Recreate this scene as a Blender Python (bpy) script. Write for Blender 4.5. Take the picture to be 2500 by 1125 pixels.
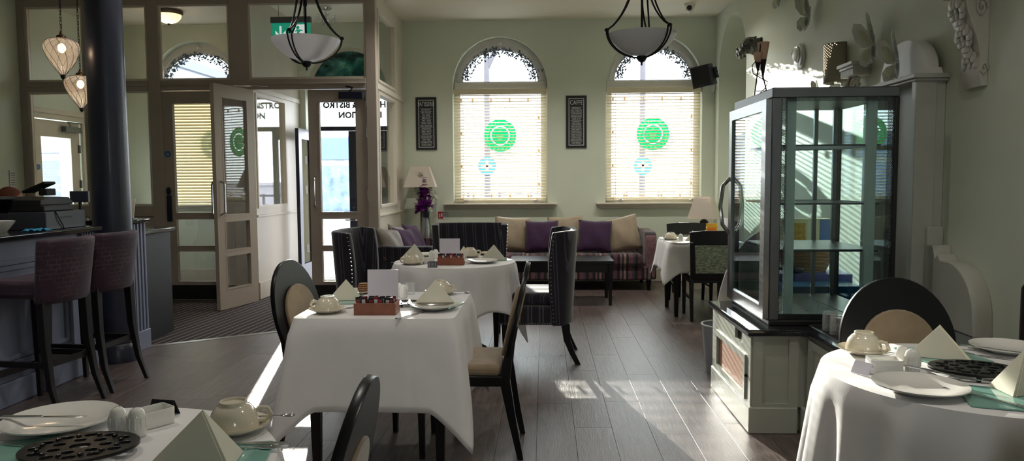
import bpy, bmesh, math, random
from mathutils import Vector, Matrix, Euler
PI = math.pi
R_ = math.radians
rnd = random.Random(7)
SC = bpy.context.scene
COL = SC.collection
for _o in list(bpy.data.objects):
    bpy.data.objects.remove(_o, do_unlink=True)

# ------------------------------------------------------------------ camera
FPX, CX, CY, CAMH, ROLL = 1800.0, 1250.0, 562.5, 1.38, 0.006
_c, _s = math.cos(ROLL), math.sin(ROLL)
_vx, _vy = 1328 - CX, 437 - CY
_ux, _uy = _vx * _c - _vy * _s, _vx * _s + _vy * _c
PITCH = math.atan(-_uy / FPX)
YAW = math.atan(_ux / FPX * math.cos(PITCH))
cF = Vector((-math.sin(YAW) * math.cos(PITCH), math.cos(YAW) * math.cos(PITCH), -math.sin(PITCH)))
_R0 = Vector((math.cos(YAW), math.sin(YAW), 0))
_U0 = _R0.cross(cF)
cR = _R0 * _c - _U0 * _s
cU = _U0 * _c + _R0 * _s
cC = Vector((0, 0, CAMH))
cam = bpy.data.cameras.new('camera')
cam.sensor_fit = 'HORIZONTAL'
cam.sensor_width = 36.0
cam.lens = FPX / 2500.0 * 36.0
cam.clip_start = 0.05
cam.clip_end = 400
camo = bpy.data.objects.new('camera', cam)
COL.objects.link(camo)
_m = Matrix((cR, cU, -cF)).transposed().to_4x4()
_m.translation = cC
camo.matrix_world = _m
SC.camera = camo

def _ray(px, py):
    return cF + cR * ((px - CX) / FPX) - cU * ((py - CY) / FPX)
def at(px, py, z=0.0):            # where the pixel's ray meets a horizontal surface of height z
    d = _ray(px, py); return cC + d * ((z - cC.z) / d.z)
def aty(px, py, y):               # ... meets a plane parallel to the window wall
    d = _ray(px, py); return cC + d * (y / d.y)
def atx(px, py, x):               # ... meets a plane parallel to the side walls
    d = _ray(px, py); return cC + d * (x / d.x)

# ------------------------------------------------------------------ world, sun, exposure
SUN_DIR = Vector((0.228, -1.0, -0.22)).normalized()
w = bpy.data.worlds.new('world'); SC.world = w
w.use_nodes = True
bg = w.node_tree.nodes['Background']
bg.inputs[0].default_value = (0.90, 0.94, 1.0, 1)
bg.inputs[1].default_value = 4.8
sl = bpy.data.lights.new('sun', 'SUN')
sl.energy = 8.0
sl.angle = R_(0.3)
sl.color = (1.0, 0.94, 0.84)
so = bpy.data.objects.new('sun', sl); COL.objects.link(so)
so.rotation_euler = SUN_DIR.to_track_quat('-Z', 'Y').to_euler()
so.location = (-3, 20, 8)
vs = SC.view_settings
vs.view_transform = 'Standard'
vs.look = 'None'
vs.gamma = 1.0
vs.use_curve_mapping = False
vs.exposure = 1.0
# daylight portals in the window and door openings (they only guide sky sampling)
def portal(name, loc, rot, sx, sy):
    l = bpy.data.lights.new(name, 'AREA'); l.shape = 'RECTANGLE'; l.size = sx; l.size_y = sy
    l.cycles.is_portal = True
    o = bpy.data.objects.new(name, l); COL.objects.link(o); o.location = loc; o.rotation_euler = rot
for _x in (-0.587, 1.46, -4.725): portal('daylight_portal', (_x, 10.30, 2.15), (R_(-90), 0, 0), 1.3, 2.4)
portal('daylight_portal', (-2.66, 10.30, 1.25), (R_(-90), 0, 0), 1.15, 2.6)
for _x in (1.35,): portal('daylight_portal', (_x, -2.52, 2.0), (R_(90), 0, 0), 0.9, 1.0)  # portal for the added fill window

# ------------------------------------------------------------------ materials
def lin(c):
    if isinstance(c, str):
        c = tuple(int(c[i:i + 2], 16) / 255 for i in (0, 2, 4))
    return tuple(((v / 12.92) if v <= 0.04045 else ((v + 0.055) / 1.055) ** 2.4) for v in c)

class NT:
    def __init__(s, name):
        s.m = bpy.data.materials.new(name); s.m.use_nodes = True
        s.t = s.m.node_tree; s.n = s.t.nodes; s.l = s.t.links
        s.b = s.n.get('Principled BSDF'); s.out = s.n.get('Material Output')
    def node(s, typ, **kw):
        n = s.n.new(typ)
        for k, v in kw.items():
            if k.startswith('i_'):
                key = k[2:]
                key = int(key) if key.isdigit() else key.replace('_', ' ')
                n.inputs[key].default_value = v
            else:
                setattr(n, k, v)
        return n
    def link(s, a, b): s.l.new(a, b)
    def coord(s, kind='Object'): return s.node('ShaderNodeTexCoord').outputs[kind]
    def noise(s, vec, scale, detail=3, rough=0.55, dist=0.0):
        n = s.node('ShaderNodeTexNoise', i_Scale=scale, i_Detail=detail, i_Roughness=rough, i_Distortion=dist)
        if vec is not None: s.link(vec, n.inputs['Vector'])
        return n.outputs['Fac']
    def ramp(s, fac, stops, const=False):
        r = s.node('ShaderNodeValToRGB'); r.color_ramp.interpolation = 'CONSTANT' if const else 'LINEAR'
        e = r.color_ramp.elements
        while len(e) < len(stops): e.new(0.5)
        for k, (p, c) in enumerate(stops):
            e[k].position = p; e[k].color = (*c, 1)
        s.link(fac, r.inputs[0]); return r.outputs['Color']
    def math(s, op, a, b=None):
        n = s.node('ShaderNodeMath', operation=op)
        for i, v in enumerate((a, b)):
            if v is None: continue
            if isinstance(v, (int, float)): n.inputs[i].default_value = v
            else: s.link(v, n.inputs[i])
        return n.outputs[0]
    def mapping(s, vec, scale=(1, 1, 1), rot=(0, 0, 0), loc=(0, 0, 0)):
        n = s.node('ShaderNodeMapping')
        n.inputs['Scale'].default_value = scale; n.inputs['Rotation'].default_value = rot; n.inputs['Location'].default_value = loc
        s.link(vec, n.inputs['Vector']); return n.outputs[0]
    def bump(s, h, strength=0.2, dist=0.01):
        n = s.node('ShaderNodeBump'); n.inputs['Strength'].default_value = strength; n.inputs['Distance'].default_value = dist
        s.link(h, n.inputs['Height']); s.link(n.outputs[0], s.b.inputs['Normal'])

MATS = {}
def mat(name, col, rough=0.5, metal=0.0, var=0.06, scale=8.0, bump=0.0, bscale=60.0, emit=0.0, trans=0.0, spec=0.5, coat=0.0, sheen=0.0):
    if name in MATS: return MATS[name]
    t = NT(name); c = lin(col)
    b = t.b
    b.inputs['Roughness'].default_value = rough
    b.inputs['Metallic'].default_value = metal
    b.inputs['Specular IOR Level'].default_value = spec
    b.inputs['Coat Weight'].default_value = coat
    b.inputs['Sheen Weight'].default_value = sheen
    lo = tuple(max(0, v * (1 - var)) for v in c); hi = tuple(min(1, v * (1 + var)) for v in c)
    vec = t.coord()
    t.link(t.ramp(t.noise(vec, scale), [(0.3, lo), (0.7, hi)]), b.inputs['Base Color'])
    if bump: t.bump(t.noise(vec, bscale, 2), bump, 0.004)
    if emit:
        b.inputs['Emission Color'].default_value = (*c, 1); b.inputs['Emission Strength'].default_value = emit
    if trans:
        tr = t.node('ShaderNodeBsdfTranslucent'); tr.inputs[0].default_value = (*c, 1)
        mx = t.node('ShaderNodeMixShader'); mx.inputs[0].default_value = trans
        t.link(b.outputs[0], mx.inputs[1]); t.link(tr.outputs[0], mx.inputs[2]); t.link(mx.outputs[0], t.out.inputs[0])
    MATS[name] = t.m
    return t.m

def glass(name, tint=(1, 1, 1), refl=1.0, rough=0.0, tr=1.0):
    if name in MATS: return MATS[name]
    t = NT(name); t.n.remove(t.b)
    a = t.node('ShaderNodeBsdfTransparent'); a.inputs[0].default_value = (*(v * tr for v in tint), 1)
    g = t.node('ShaderNodeBsdfGlossy'); g.inputs['Roughness'].default_value = rough
    fr = t.node('ShaderNodeFresnel')
    ge = t.node('ShaderNodeNewGeometry')     # thin pane: same reflectance from both faces
    t.link(t.math('SUBTRACT', 1.5, t.math('MULTIPLY', ge.outputs['Backfacing'], 0.83333)), fr.inputs[0])
    nz = t.noise(t.coord(), 2.0, 2)
    f2 = t.math('MULTIPLY', t.math('MULTIPLY', fr.outputs[0], refl), t.math('ADD', t.math('MULTIPLY', nz, 0.1), 0.95))
    mx = t.node('ShaderNodeMixShader')
    t.link(f2, mx.inputs[0]); t.link(a.outputs[0], mx.inputs[1]); t.link(g.outputs[0], mx.inputs[2]); t.link(mx.outputs[0], t.out.inputs[0])
    MATS[name] = t.m
    return t.m

def stripes(name, period, stops, axis='X', rough=0.85, blotch=0.0, sheen=0.3):
    t = NT(name); sp = t.node('ShaderNodeSeparateXYZ'); vec = t.coord()
    t.link(vec, sp.inputs[0])
    if axis == 'XY': v = t.math('ADD', sp.outputs['X'], sp.outputs['Y'])
    else: v = sp.outputs[axis]
    f = t.math('FRACT', t.math('ADD', t.math('DIVIDE', v, period), 50.0))
    c = t.ramp(f, [(p, lin(q)) for p, q in stops], True)
    mix = t.node('ShaderNodeMixRGB', blend_type='MULTIPLY'); mix.inputs[0].default_value = 0.5 + blotch
    t.link(c, mix.inputs[1])
    t.link(t.ramp(t.noise(vec, 25.0, 4), [(0.3, (0.55, 0.55, 0.55)), (0.7, (1.2, 1.2, 1.2))]), mix.inputs[2])
    t.link(mix.outputs[0], t.b.inputs['Base Color']); t.b.inputs['Roughness'].default_value = rough
    t.b.inputs['Sheen Weight'].default_value = sheen
    t.bump(t.noise(vec, 300.0, 2), 0.12, 0.003)
    MATS[name] = t.m
    return t.m

M_wall = mat('wall_paint', 'd0d6c6', 0.6, var=0.03, scale=1.5, bump=0.05, bscale=90)
M_ceil = mat('ceiling_paint', 'e2dccf', 0.75, var=0.02, scale=1.0)
M_cream = mat('cream_paint', 'cfc6b8', 0.4, var=0.03, scale=3)
M_taupe = mat('taupe_paint', 'a99d92', 0.38, var=0.03, scale=3)
M_white = mat('white_paint', 'dcd9d2', 0.4, var=0.02)
M_black = mat('black_lacquer', '0b0a0d', 0.32, var=0.2, spec=0.35)
M_blackp = mat('black_plastic', '101013', 0.5, var=0.2)
M_iron = mat('dark_iron', '15131a', 0.45, 0.4, var=0.2)
M_steel = mat('brushed_steel', '9a9ca0', 0.28, 1.0, var=0.08, scale=30)
M_chrome = mat('chrome', 'd8d8dc', 0.12, 1.0, var=0.02)
M_dsteel = mat('grey_aluminium', '6c6f72', 0.38, 0.85, var=0.05)
M_china = mat('white_china', 'e8e6e0', 0.12, var=0.02, coat=0.5)
M_cupc = mat('cream_china', 'd9d0bb', 0.15, var=0.03, coat=0.6)
M_linen = mat('white_linen', 'e2e0e0', 0.85, var=0.03, scale=5, bump=0.12, bscale=30, sheen=0.2)
M_napkin = mat('ivory_napkin', 'e6e3d2', 0.8, var=0.03, trans=0.25)
M_card = mat('lilac_card', 'd6d2de', 0.5, var=0.02)
M_beige = mat('beige_suede', '927f66', 0.9, var=0.12, scale=14, bump=0.1, bscale=120, sheen=0.4)
M_purple = mat('purple_velvet', '35173c', 0.85, var=0.25, scale=10, bump=0.1, sheen=0.08)
M_tan = mat('tan_satin', '93836d', 0.6, var=0.12, scale=9, bump=0.15, bscale=15, sheen=0.3)
M_brownc = mat('brown_satin', '5a5046', 0.55, var=0.15, scale=9, bump=0.15, bscale=15, sheen=0.3)
M_glass = glass('window_glass', (0.97, 0.99, 0.98), 1.0)
M_fglass = glass('fridge_glass', (0.86, 0.93, 0.925), 1.1)
_t = NT('tumbler_glass'); _t.b.inputs['Base Color'].default_value = (0.8, 0.84, 0.84, 1); _t.b.inputs['Roughness'].default_value = 0.06
_a = _t.node('ShaderNodeBsdfTransparent'); _x = _t.node('ShaderNodeMixShader'); _lw = _t.node('ShaderNodeLayerWeight'); _lw.inputs[0].default_value = 0.35
_t.link(_t.math('ADD', _t.math('MULTIPLY', _lw.outputs['Facing'], 0.55), _t.math('MULTIPLY', _t.noise(_t.coord(), 40.0, 2), 0.16)), _x.inputs[0]); _t.link(_a.outputs[0], _x.inputs[1]); _t.link(_t.b.outputs[0], _x.inputs[2]); _t.link(_x.outputs[0], _t.out.inputs[0])
M_tumbler = _t.m
M_mat = glass('green_glass_mat', (0.45, 0.75, 0.68), 1.6)
M_matg = mat('sea_green_glass', '7fb4a8', 0.08, var=0.1, scale=12, coat=0.8)
M_navy = mat('navy_paint', '151a30', 0.35, var=0.1)
M_bargrey = mat('bar_grey_paint', '7c8096', 0.45, var=0.05)
M_colpaint = mat('column_paint', '2b2f40', 0.35, var=0.08, scale=3, coat=0.1)
M_granite = mat('black_granite', '141417', 0.12, var=0.5, scale=120, coat=0.4)
M_green = mat('sticker_green', '12b886', 0.5, var=0.05, trans=0.75)
M_print = mat('white_print', 'd5d5d8', 0.6, var=0.02)
M_blue = mat('sign_blue', '2467a8', 0.45, var=0.05)
M_red = mat('red_paint', 'a81c24', 0.35, var=0.05)
M_mahog = mat('reddish_wood_paint', '8a4f38', 0.4, var=0.2, scale=20)
M_shade = mat('lamp_shade_fabric', 'd2c7bc', 0.9, var=0.03, trans=0.3, bump=0.1, bscale=200)
M_frost = mat('frosted_glass', 'eeeef2', 0.35, var=0.02, trans=0.55)
M_slat = mat('blind_slat', 'e0d5ba', 0.5, var=0.03, trans=0.04)
M_slatT = mat('thin_blind_slat', 'e0d5ba', 0.5, var=0.03, trans=0.14)
M_plaster = mat('plaster_grey', 'b9b5ab', 0.35, var=0.06, scale=10)

# ------------------------------------------------------------------ mesh building
class MB:
    def __init__(s): s.v = []; s.f = []
    def add(s, vs, fs, M=None):
        o = len(s.v)
        s.v += [tuple(M @ Vector(p)) for p in vs] if M is not None else [tuple(p) for p in vs]
        s.f += [tuple(i + o for i in f) for f in fs]
        return s
    def box(s, x0, x1, y0, y1, z0, z1, M=None):
        vs = [(x, y, z) for z in (z0, z1) for y in (y0, y1) for x in (x0, x1)]
        fs = [(0, 2, 3, 1), (4, 5, 7, 6), (0, 1, 5, 4), (2, 6, 7, 3), (0, 4, 6, 2), (1, 3, 7, 5)]
        return s.add(vs, fs, M)
    def cbox(s, c, d, M=None):
        return s.box(c[0] - d[0] / 2, c[0] + d[0] / 2, c[1] - d[1] / 2, c[1] + d[1] / 2, c[2] - d[2] / 2, c[2] + d[2] / 2, M)
    def frustum(s, x0, x1, y0, y1, z0, X0, X1, Y0, Y1, z1, M=None):
        vs = [(x0, y0, z0), (x1, y0, z0), (x0, y1, z0), (x1, y1, z0), (X0, Y0, z1), (X1, Y0, z1), (X0, Y1, z1), (X1, Y1, z1)]
        fs = [(0, 2, 3, 1), (4, 5, 7, 6), (0, 1, 5, 4), (2, 6, 7, 3), (0, 4, 6, 2), (1, 3, 7, 5)]
        return s.add(vs, fs, M)
    def lathe(s, prof, n=24, c=(0, 0, 0), M=None):
        vs = []; fs = []
        for r, z in prof:
            for k in range(n):
                a = 2 * PI * k / n
                vs.append((c[0] + r * math.cos(a), c[1] + r * math.sin(a), c[2] + z))
        for i in range(len(prof) - 1):
            for k in range(n):
                k2 = (k + 1) % n
                fs.append((i * n + k, i * n + k2, (i + 1) * n + k2, (i + 1) * n + k))
        if prof[0][0] > 1e-6: fs.append(tuple(reversed(range(n))))
        if prof[-1][0] > 1e-6: fs.append(tuple((len(prof) - 1) * n + k for k in range(n)))
        return s.add(vs, fs, M)
    def tube(s, pts, r, n=8, M=None, caps=True):
        pts = [Vector(p) for p in pts]; L = len(pts)
        rs = r if isinstance(r, (list, tuple)) else [r] * L
        vs = []; fs = []; up = None
        for i, p in enumerate(pts):
            d = (pts[min(i + 1, L - 1)] - pts[max(i - 1, 0)]).normalized()
            if up is None:
                up = Vector((0, 0, 1)) if abs(d.z) < 0.9 else Vector((1, 0, 0))
            a = d.cross(up).normalized(); b = a.cross(d).normalized(); up = b
            for k in range(n):
                t = 2 * PI * k / n
                vs.append(p + (a * math.cos(t) + b * math.sin(t)) * rs[i])
        for i in range(L - 1):
            for k in range(n):
                k2 = (k + 1) % n
                fs.append((i * n + k, i * n + k2, (i + 1) * n + k2, (i + 1) * n + k))
        if caps:
            fs.append(tuple(reversed(range(n)))); fs.append(tuple((L - 1) * n + k for k in range(n)))
        return s.add(vs, fs, M)
    def sweep(s, pts, sx, sy, M=None):      # square-section post through pts, half sizes sx, sy (lists), section in XY
        L = len(pts); vs = []; fs = []
        for i, p in enumerate(pts):
            a = sx[i] if isinstance(sx, (list, tuple)) else sx; b = sy[i] if isinstance(sy, (list, tuple)) else sy
            vs += [(p[0] - a, p[1] - b, p[2]), (p[0] + a, p[1] - b, p[2]), (p[0] + a, p[1] + b, p[2]), (p[0] - a, p[1] + b, p[2])]
        for i in range(L - 1):
            for k in range(4):
                k2 = (k + 1) % 4
                fs.append((i * 4 + k, i * 4 + k2, i * 4 + 4 + k2, i * 4 + 4 + k))
        fs.append((3, 2, 1, 0)); fs.append(tuple((L - 1) * 4 + k for k in range(4)))
        return s.add(vs, fs, M)
    def ball(s, c, r, n=8, m=6, M=None, sc=(1, 1, 1)):
        prof = [(math.sin(PI * i / m) * r, -math.cos(PI * i / m) * r) for i in range(m + 1)]
        vs = []; fs = []
        for pr, z in prof:
            for k in range(n):
                a = 2 * PI * k / n
                vs.append((c[0] + pr * math.cos(a) * sc[0], c[1] + pr * math.sin(a) * sc[1], c[2] + z * sc[2]))
        for i in range(m):
            for k in range(n):
                k2 = (k + 1) % n
                fs.append((i * n + k, i * n + k2, (i + 1) * n + k2, (i + 1) * n + k))
        return s.add(vs, fs, M)
    def grid(s, fn, nu, nv, closed=False, M=None):
        vs = [fn(i / nu, j / nv) for j in range(nv + 1) for i in range(nu + (0 if closed else 1))]
        W = nu if closed else nu + 1; fs = []
        for j in range(nv):
            for i in range(nu):
                i2 = (i + 1) % W if closed else i + 1
                fs.append((j * W + i, j * W + i2, (j + 1) * W + i2, (j + 1) * W + i))
        return s.add(vs, fs, M)
    def plate(s, outer, holes=(), t=0.02, M=None, bev=0.0):   # filled 2D outline with holes, thickness along local +Z from 0 to t
        cu = bpy.data.curves.new('tmp', 'CURVE'); cu.dimensions = '2D'; cu.fill_mode = 'BOTH'
        cu.extrude = max(t / 2 - bev, 1e-5); cu.bevel_depth = bev; cu.bevel_resolution = 1; cu.offset = -bev
        for ring in (outer, *holes):
            sp = cu.splines.new('POLY'); sp.points.add(len(ring) - 1); sp.use_cyclic_u = True
            for k, p in enumerate(ring): sp.points[k].co = (p[0], p[1], 0, 1)
        ob = bpy.data.objects.new('tmp', cu); COL.objects.link(ob)
        me = bpy.data.meshes.new_from_object(ob)
        T = Matrix.Translation((0, 0, t / 2))
        if M is not None: T = M @ T
        s.add([v.co for v in me.vertices], [tuple(p.vertices) for p in me.polygons], T)
        bpy.data.objects.remove(ob, do_unlink=True); bpy.data.curves.remove(cu); bpy.data.meshes.remove(me)
        return s
    def text(s, body, size, t=0.001, M=None, align='CENTER', sx=1.0, bold=0.0):
        cu = bpy.data.curves.new('tmp', 'FONT'); cu.body = body; cu.size = size; cu.extrude = t; cu.align_x = align; cu.align_y = 'CENTER'
        cu.resolution_u = 2; cu.offset = bold
        ob = bpy.data.objects.new('tmp', cu); COL.objects.link(ob)
        me = bpy.data.meshes.new_from_object(ob)
        T = Matrix.Diagonal((sx, 1, 1, 1))
        if M is not None: T = M @ T
        s.add([v.co for v in me.vertices], [tuple(p.vertices) for p in me.polygons], T)
        bpy.data.objects.remove(ob, do_unlink=True); bpy.data.curves.remove(cu); bpy.data.meshes.remove(me)
        return s
    def mesh(s, name, m, smooth=35, fix=True):
        me = bpy.data.meshes.new(name); me.from_pydata(s.v, [], s.f); me.update()
        if fix:
            bm = bmesh.new(); bm.from_mesh(me)
            bmesh.ops.recalc_face_normals(bm, faces=bm.faces); bm.to_mesh(me); bm.free()
        if smooth:
            me.polygons.foreach_set('use_smooth', [True] * len(me.polygons))
            me.set_sharp_from_angle(angle=R_(smooth))
        if m is not None: me.materials.append(m)
        return me
    def build(s, name, m, parent=None, bevel=0.0, smooth=35, fix=True, seg=2, sub=0, solid=0.0):
        o = bpy.data.objects.new(name, s.mesh(name, m, smooth, fix)); COL.objects.link(o)
        if parent is not None: o.parent = parent
        if solid:
            md = o.modifiers.new('Solidify', 'SOLIDIFY'); md.thickness = solid; md.offset = 0
        if bevel:
            md = o.modifiers.new('Bevel', 'BEVEL'); md.width = bevel; md.segments = seg; md.limit_method = 'ANGLE'; md.angle_limit = R_(40)
        if sub:
            md = o.modifiers.new('Subdivision', 'SUBSURF'); md.levels = sub; md.render_levels = sub
        return o

def tag(o, label, cat, group=None):
    o['label'] = label; o['category'] = cat
    if group: o['group'] = group
    return o
def struct(o, label=None):
    o['kind'] = 'structure'
    if label: o['label'] = label; o['category'] = o.name.split('_')[0].split('.')[0]
    return o
def empty(name, loc=(0, 0, 0), rz=0.0):
    o = bpy.data.objects.new(name, None); COL.objects.link(o); o.empty_display_size = 0.1
    o.location = loc; o.rotation_euler = (0, 0, rz)
    return o
def thing(name, label, cat, loc=(0, 0, 0), rz=0.0, group=None):
    return tag(empty(name, loc, rz), label, cat, group)
def copy_tree(o, parent=None):
    c = o.copy(); COL.objects.link(c); c.parent = parent
    for ch in o.children: copy_tree(ch, c)
    return c
def dup(o, label, loc, rz=None, group=None):
    c = copy_tree(o); c.location = loc
    if rz is not None: c.rotation_euler = (0, 0, rz)
    c['label'] = label
    if group: c['group'] = group
    return c
def Mx(loc=(0, 0, 0), rot=(0, 0, 0), sc=(1, 1, 1)):
    return Matrix.LocRotScale(Vector(loc), Euler(rot), Vector(sc))
def XZ(y, flip=1):      # 2D (u,v) plate -> world x=u, z=v at depth y, thickness going +y
    return Matrix(((1, 0, 0, 0), (0, 0, 1, y), (0, 1, 0, 0), (0, 0, 0, 1)))
def YZ(x):              # 2D (u,v) -> y=u, z=v at x, thickness going +x
    return Matrix(((0, 0, 1, x), (1, 0, 0, 0), (0, 1, 0, 0), (0, 0, 0, 1)))
def arc(cx, cz, rx, rz, a0, a1, n):
    return [(cx + rx * math.cos(R_(a0 + (a1 - a0) * k / n)), cz + rz * math.sin(R_(a0 + (a1 - a0) * k / n))) for k in range(n + 1)]
def rect(x0, x1, z0, z1): return [(x0, z0), (x1, z0), (x1, z1), (x0, z1)]
def rrect(x0, x1, z0, z1, r, n=4):
    return (arc(x1 - r, z0 + r, r, r, -90, 0, n) + arc(x1 - r, z1 - r, r, r, 0, 90, n) + arc(x0 + r, z1 - r, r, r, 90, 180, n) + arc(x0 + r, z0 + r, r, r, 180, 270, n))

# ================================================================== STRUCTURE
YB, XR, XL, YF, ZC = 9.94, 2.257, -5.98, -2.2, 3.49     # window wall, right wall, left wall, wall behind the camera, ceiling
YP = 8.26                                                # glazed screen
WINX = (-0.587, 1.46, -4.725)
ENT = (-3.22, -2.10)                                     # street doorway

# ---- floor: slab + planks
t = NT('plank_wood')
vec = t.coord(); oi = t.node('ShaderNodeObjectInfo')
off = t.node('ShaderNodeVectorMath', operation='ADD'); t.link(vec, off.inputs[0])
cmb = t.node('ShaderNodeCombineXYZ'); t.link(t.math('MULTIPLY', oi.outputs['Random'], 37.0), cmb.inputs[0]); t.link(t.math('MULTIPLY', oi.outputs['Random'], 91.0), cmb.inputs[1])
t.link(cmb.outputs[0], off.inputs[1])
g1 = t.noise(t.mapping(off.outputs[0], (22, 1.6, 1)), 2.2, 6, 0.65, 0.6)
g2 = t.noise(t.mapping(off.outputs[0], (140, 5, 1)), 2.0, 4, 0.6, 0.4)
gsum = t.math('ADD', t.math('MULTIPLY', g1, 0.55), t.math('MULTIPLY', g2, 0.45))
cw = t.ramp(gsum, [(0.32, lin('3b3130')), (0.5, lin('5c504d')), (0.68, lin('7d706c'))])
mixn = t.node('ShaderNodeMixRGB', blend_type='MULTIPLY'); mixn.inputs[0].default_value = 1.0
t.link(cw, mixn.inputs[1]); t.link(t.ramp(oi.outputs['Random'], [(0, (0.82, 0.8, 0.8)), (1, (1.12, 1.1, 1.08))]), mixn.inputs[2])
t.link(mixn.outputs[0], t.b.inputs['Base Color'])
t.link(t.math('ADD', t.math('MULTIPLY', gsum, 0.25), 0.24), t.b.inputs['Roughness'])
t.bump(gsum, 0.5, 0.004)
M_plank = t.m
t = NT('far_plank_wood')
br = t.node('ShaderNodeTexBrick'); t.link(t.mapping(t.coord(), (1, 1, 1), (0, 0, PI / 2)), br.inputs['Vector'])
br.inputs['Scale'].default_value = 1; br.inputs['Brick Width'].default_value = 1.22; br.inputs['Row Height'].default_value = 0.208; br.inputs['Mortar Size'].default_value = 0.002
br.inputs['Color1'].default_value = (*lin('3a3130'), 1); br.inputs['Color2'].default_value = (*lin('4a403e'), 1); br.inputs['Mortar'].default_value = (*lin('1a1615'), 1)
t.link(br.outputs['Color'], t.b.inputs['Base Color']); t.b.inputs['Roughness'].default_value = 0.4
M_floorbase = t.m
floor = struct(MB().box(XL - 0.3, XR + 0.5, YF - 0.3, YB + 0.35, -0.20, -0.012).build('floor', M_floorbase, None, smooth=0), 'dark grey brown wooden plank floor of the dining room')
# carpet edge line
CA, CB = Vector((-3.322, 5.956)), Vector((-1.87, 6.98))
def in_carpet(x, y):
    if x < CA.x: return y > 5.9
    if x > CB.x: return False
    return y > CA.y + (x - CA.x) * (CB.y - CA.y) / (CB.x - CA.x)
PW, PL = 0.208, 1.22
_shared = {}
ncol = 0
x = XR - 0.012
while x > -3.6:
    x0, x1 = max(x - PW, -3.62), x
    y = 0.9 - rnd.random() * PL
    while y < YB:
        y0, y1 = max(y, 0.9), min(y + PL, YB - 0.01)
        xm, ym = (x0 + x1) / 2, (y0 + y1) / 2
        if y1 - y0 > 0.03 and not all(in_carpet(a, b) for a in (x0, x1) for b in (y0, y1)) and not (x1 < -1.87 and y0 > YP):
            key = (round(x1 - x0, 3), round(y1 - y0, 3))
            if key not in _shared:
                hx, hy, g = key[0] / 2 - 0.0008, key[1] / 2 - 0.0008, 0.0004
                mb = MB()
                mb.frustum(-hx, hx, -hy, hy, -0.012, -hx, hx, -hy, hy, -g)
                vs = [(-hx, -hy, -g), (hx, -hy, -g), (hx, hy, -g), (-hx, hy, -g), (-hx + g, -hy + g, 0), (hx - g, -hy + g, 0), (hx - g, hy - g, 0), (-hx + g, hy - g, 0)]
                mb = MB().add([(-hx, -hy, -0.012), (hx, -hy, -0.012), (hx, hy, -0.012), (-hx, hy, -0.012)] + vs,
                              [(0, 1, 5, 4), (1, 2, 6, 5), (2, 3, 7, 6), (3, 0, 4, 7), (4, 5, 9, 8), (5, 6, 10, 9), (6, 7, 11, 10), (7, 4, 8, 11), (8, 9, 10, 11), (3, 2, 1, 0)])
                _shared[key] = mb.mesh('plank', M_plank, 0)
            o = bpy.data.objects.new('plank', _shared[key]); COL.objects.link(o); o.parent = floor
            o.location = (xm, ym, 0)
        y += PL
    x -= PW

# ---- carpet
t = NT('striped_carpet'); vec = t.coord(); sp = t.node('ShaderNodeSeparateXYZ'); t.link(t.mapping(vec, (1, 1, 1), (0, 0, R_(5.4))), sp.inputs[0])
f = t.math('FRACT', t.math('ADD', t.math('DIVIDE', sp.outputs['X'], 0.075), 80.0))
c = t.ramp(f, [(0, lin('1d1716')), (0.55, lin('231c1a')), (0.63, lin('7a685f')), (0.78, lin('7a685f')), (0.86, lin('1d1716'))])
t.link(c, t.b.inputs['Base Color']); t.b.inputs['Roughness'].default_value = 0.95
t.bump(t.noise(vec, 160.0, 2), 0.5, 0.006)
M_carpet = t.m
cpts = [(CA.x, CA.y), (CB.x, CB.y), (CB.x, YP + 0.0), (-1.99, YP), (-1.99, YB - 0.01), (XL + 0.01, YB - 0.01), (XL + 0.01, 5.96)]
carpet = thing('carpet', 'dark brown ribbed striped carpet in front of the entrance doors', 'carpet')
MB().plate(cpts, (), 0.008).build('pile', M_carpet, carpet, smooth=0)
d = (CB - CA).normalized(); nrm = Vector((d.y, -d.x))
e0, e1 = CA - d * 0.02, CB
MB().add([(e0.x, e0.y, 0), (e1.x, e1.y, 0), (e1.x + nrm.x * 0.03, e1.y + nrm.y * 0.03, 0), (e0.x + nrm.x * 0.03, e0.y + nrm.y * 0.03, 0),
          (e0.x, e0.y, 0.010), (e1.x, e1.y, 0.010), (e1.x + nrm.x * 0.03, e1.y + nrm.y * 0.03, 0.003), (e0.x + nrm.x * 0.03, e0.y + nrm.y * 0.03, 0.003)],
         [(0, 3, 2, 1), (4, 5, 6, 7), (0, 1, 5, 4), (1, 2, 6, 5), (2, 3, 7, 6), (3, 0, 4, 7)]).build('edge_strip', mat('alu_strip', 'b9b9b4', 0.35, 0.8), carpet)

# ---- ceiling
ceiling = struct(MB().box(XL - 0.3, XR + 0.5, YF - 0.3, YB + 0.35, ZC, ZC + 0.2).build('ceiling', M_ceil, None, smooth=0), 'plain off white ceiling above the whole room')

# ---- window wall with arched openings
OW, OZ0, OSP = 0.635, 1.06, 2.62                         # half width, sill, spring line
holes = [[(c - OW, OZ0), (c + OW, OZ0)] + arc(c, OSP, OW, 0.655, 0, 180, 24) for c in WINX]
ec = (ENT[0] + ENT[1]) / 2
holes.append([(ENT[0], 0.0), (ENT[1], 0.0)] + arc(ec, 2.62, (ENT[1] - ENT[0]) / 2, 0.565, 0, 180, 24))
out = [(XL - 0.3, -0.012), (ENT[0], -0.012), (ENT[0], 0.001), (ENT[1], 0.001), (ENT[1], -0.012), (XR + 0.5, -0.012), (XR + 0.5, ZC), (XL - 0.3, ZC)]
holes[-1][0] = (ENT[0], 0.02); holes[-1][1] = (ENT[1], 0.02)
wb = struct(MB().plate(out, holes, 0.35, XZ(YB)).build('wall_back', M_wall, None, smooth=0), 'pale sage green wall with the arched windows')

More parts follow.
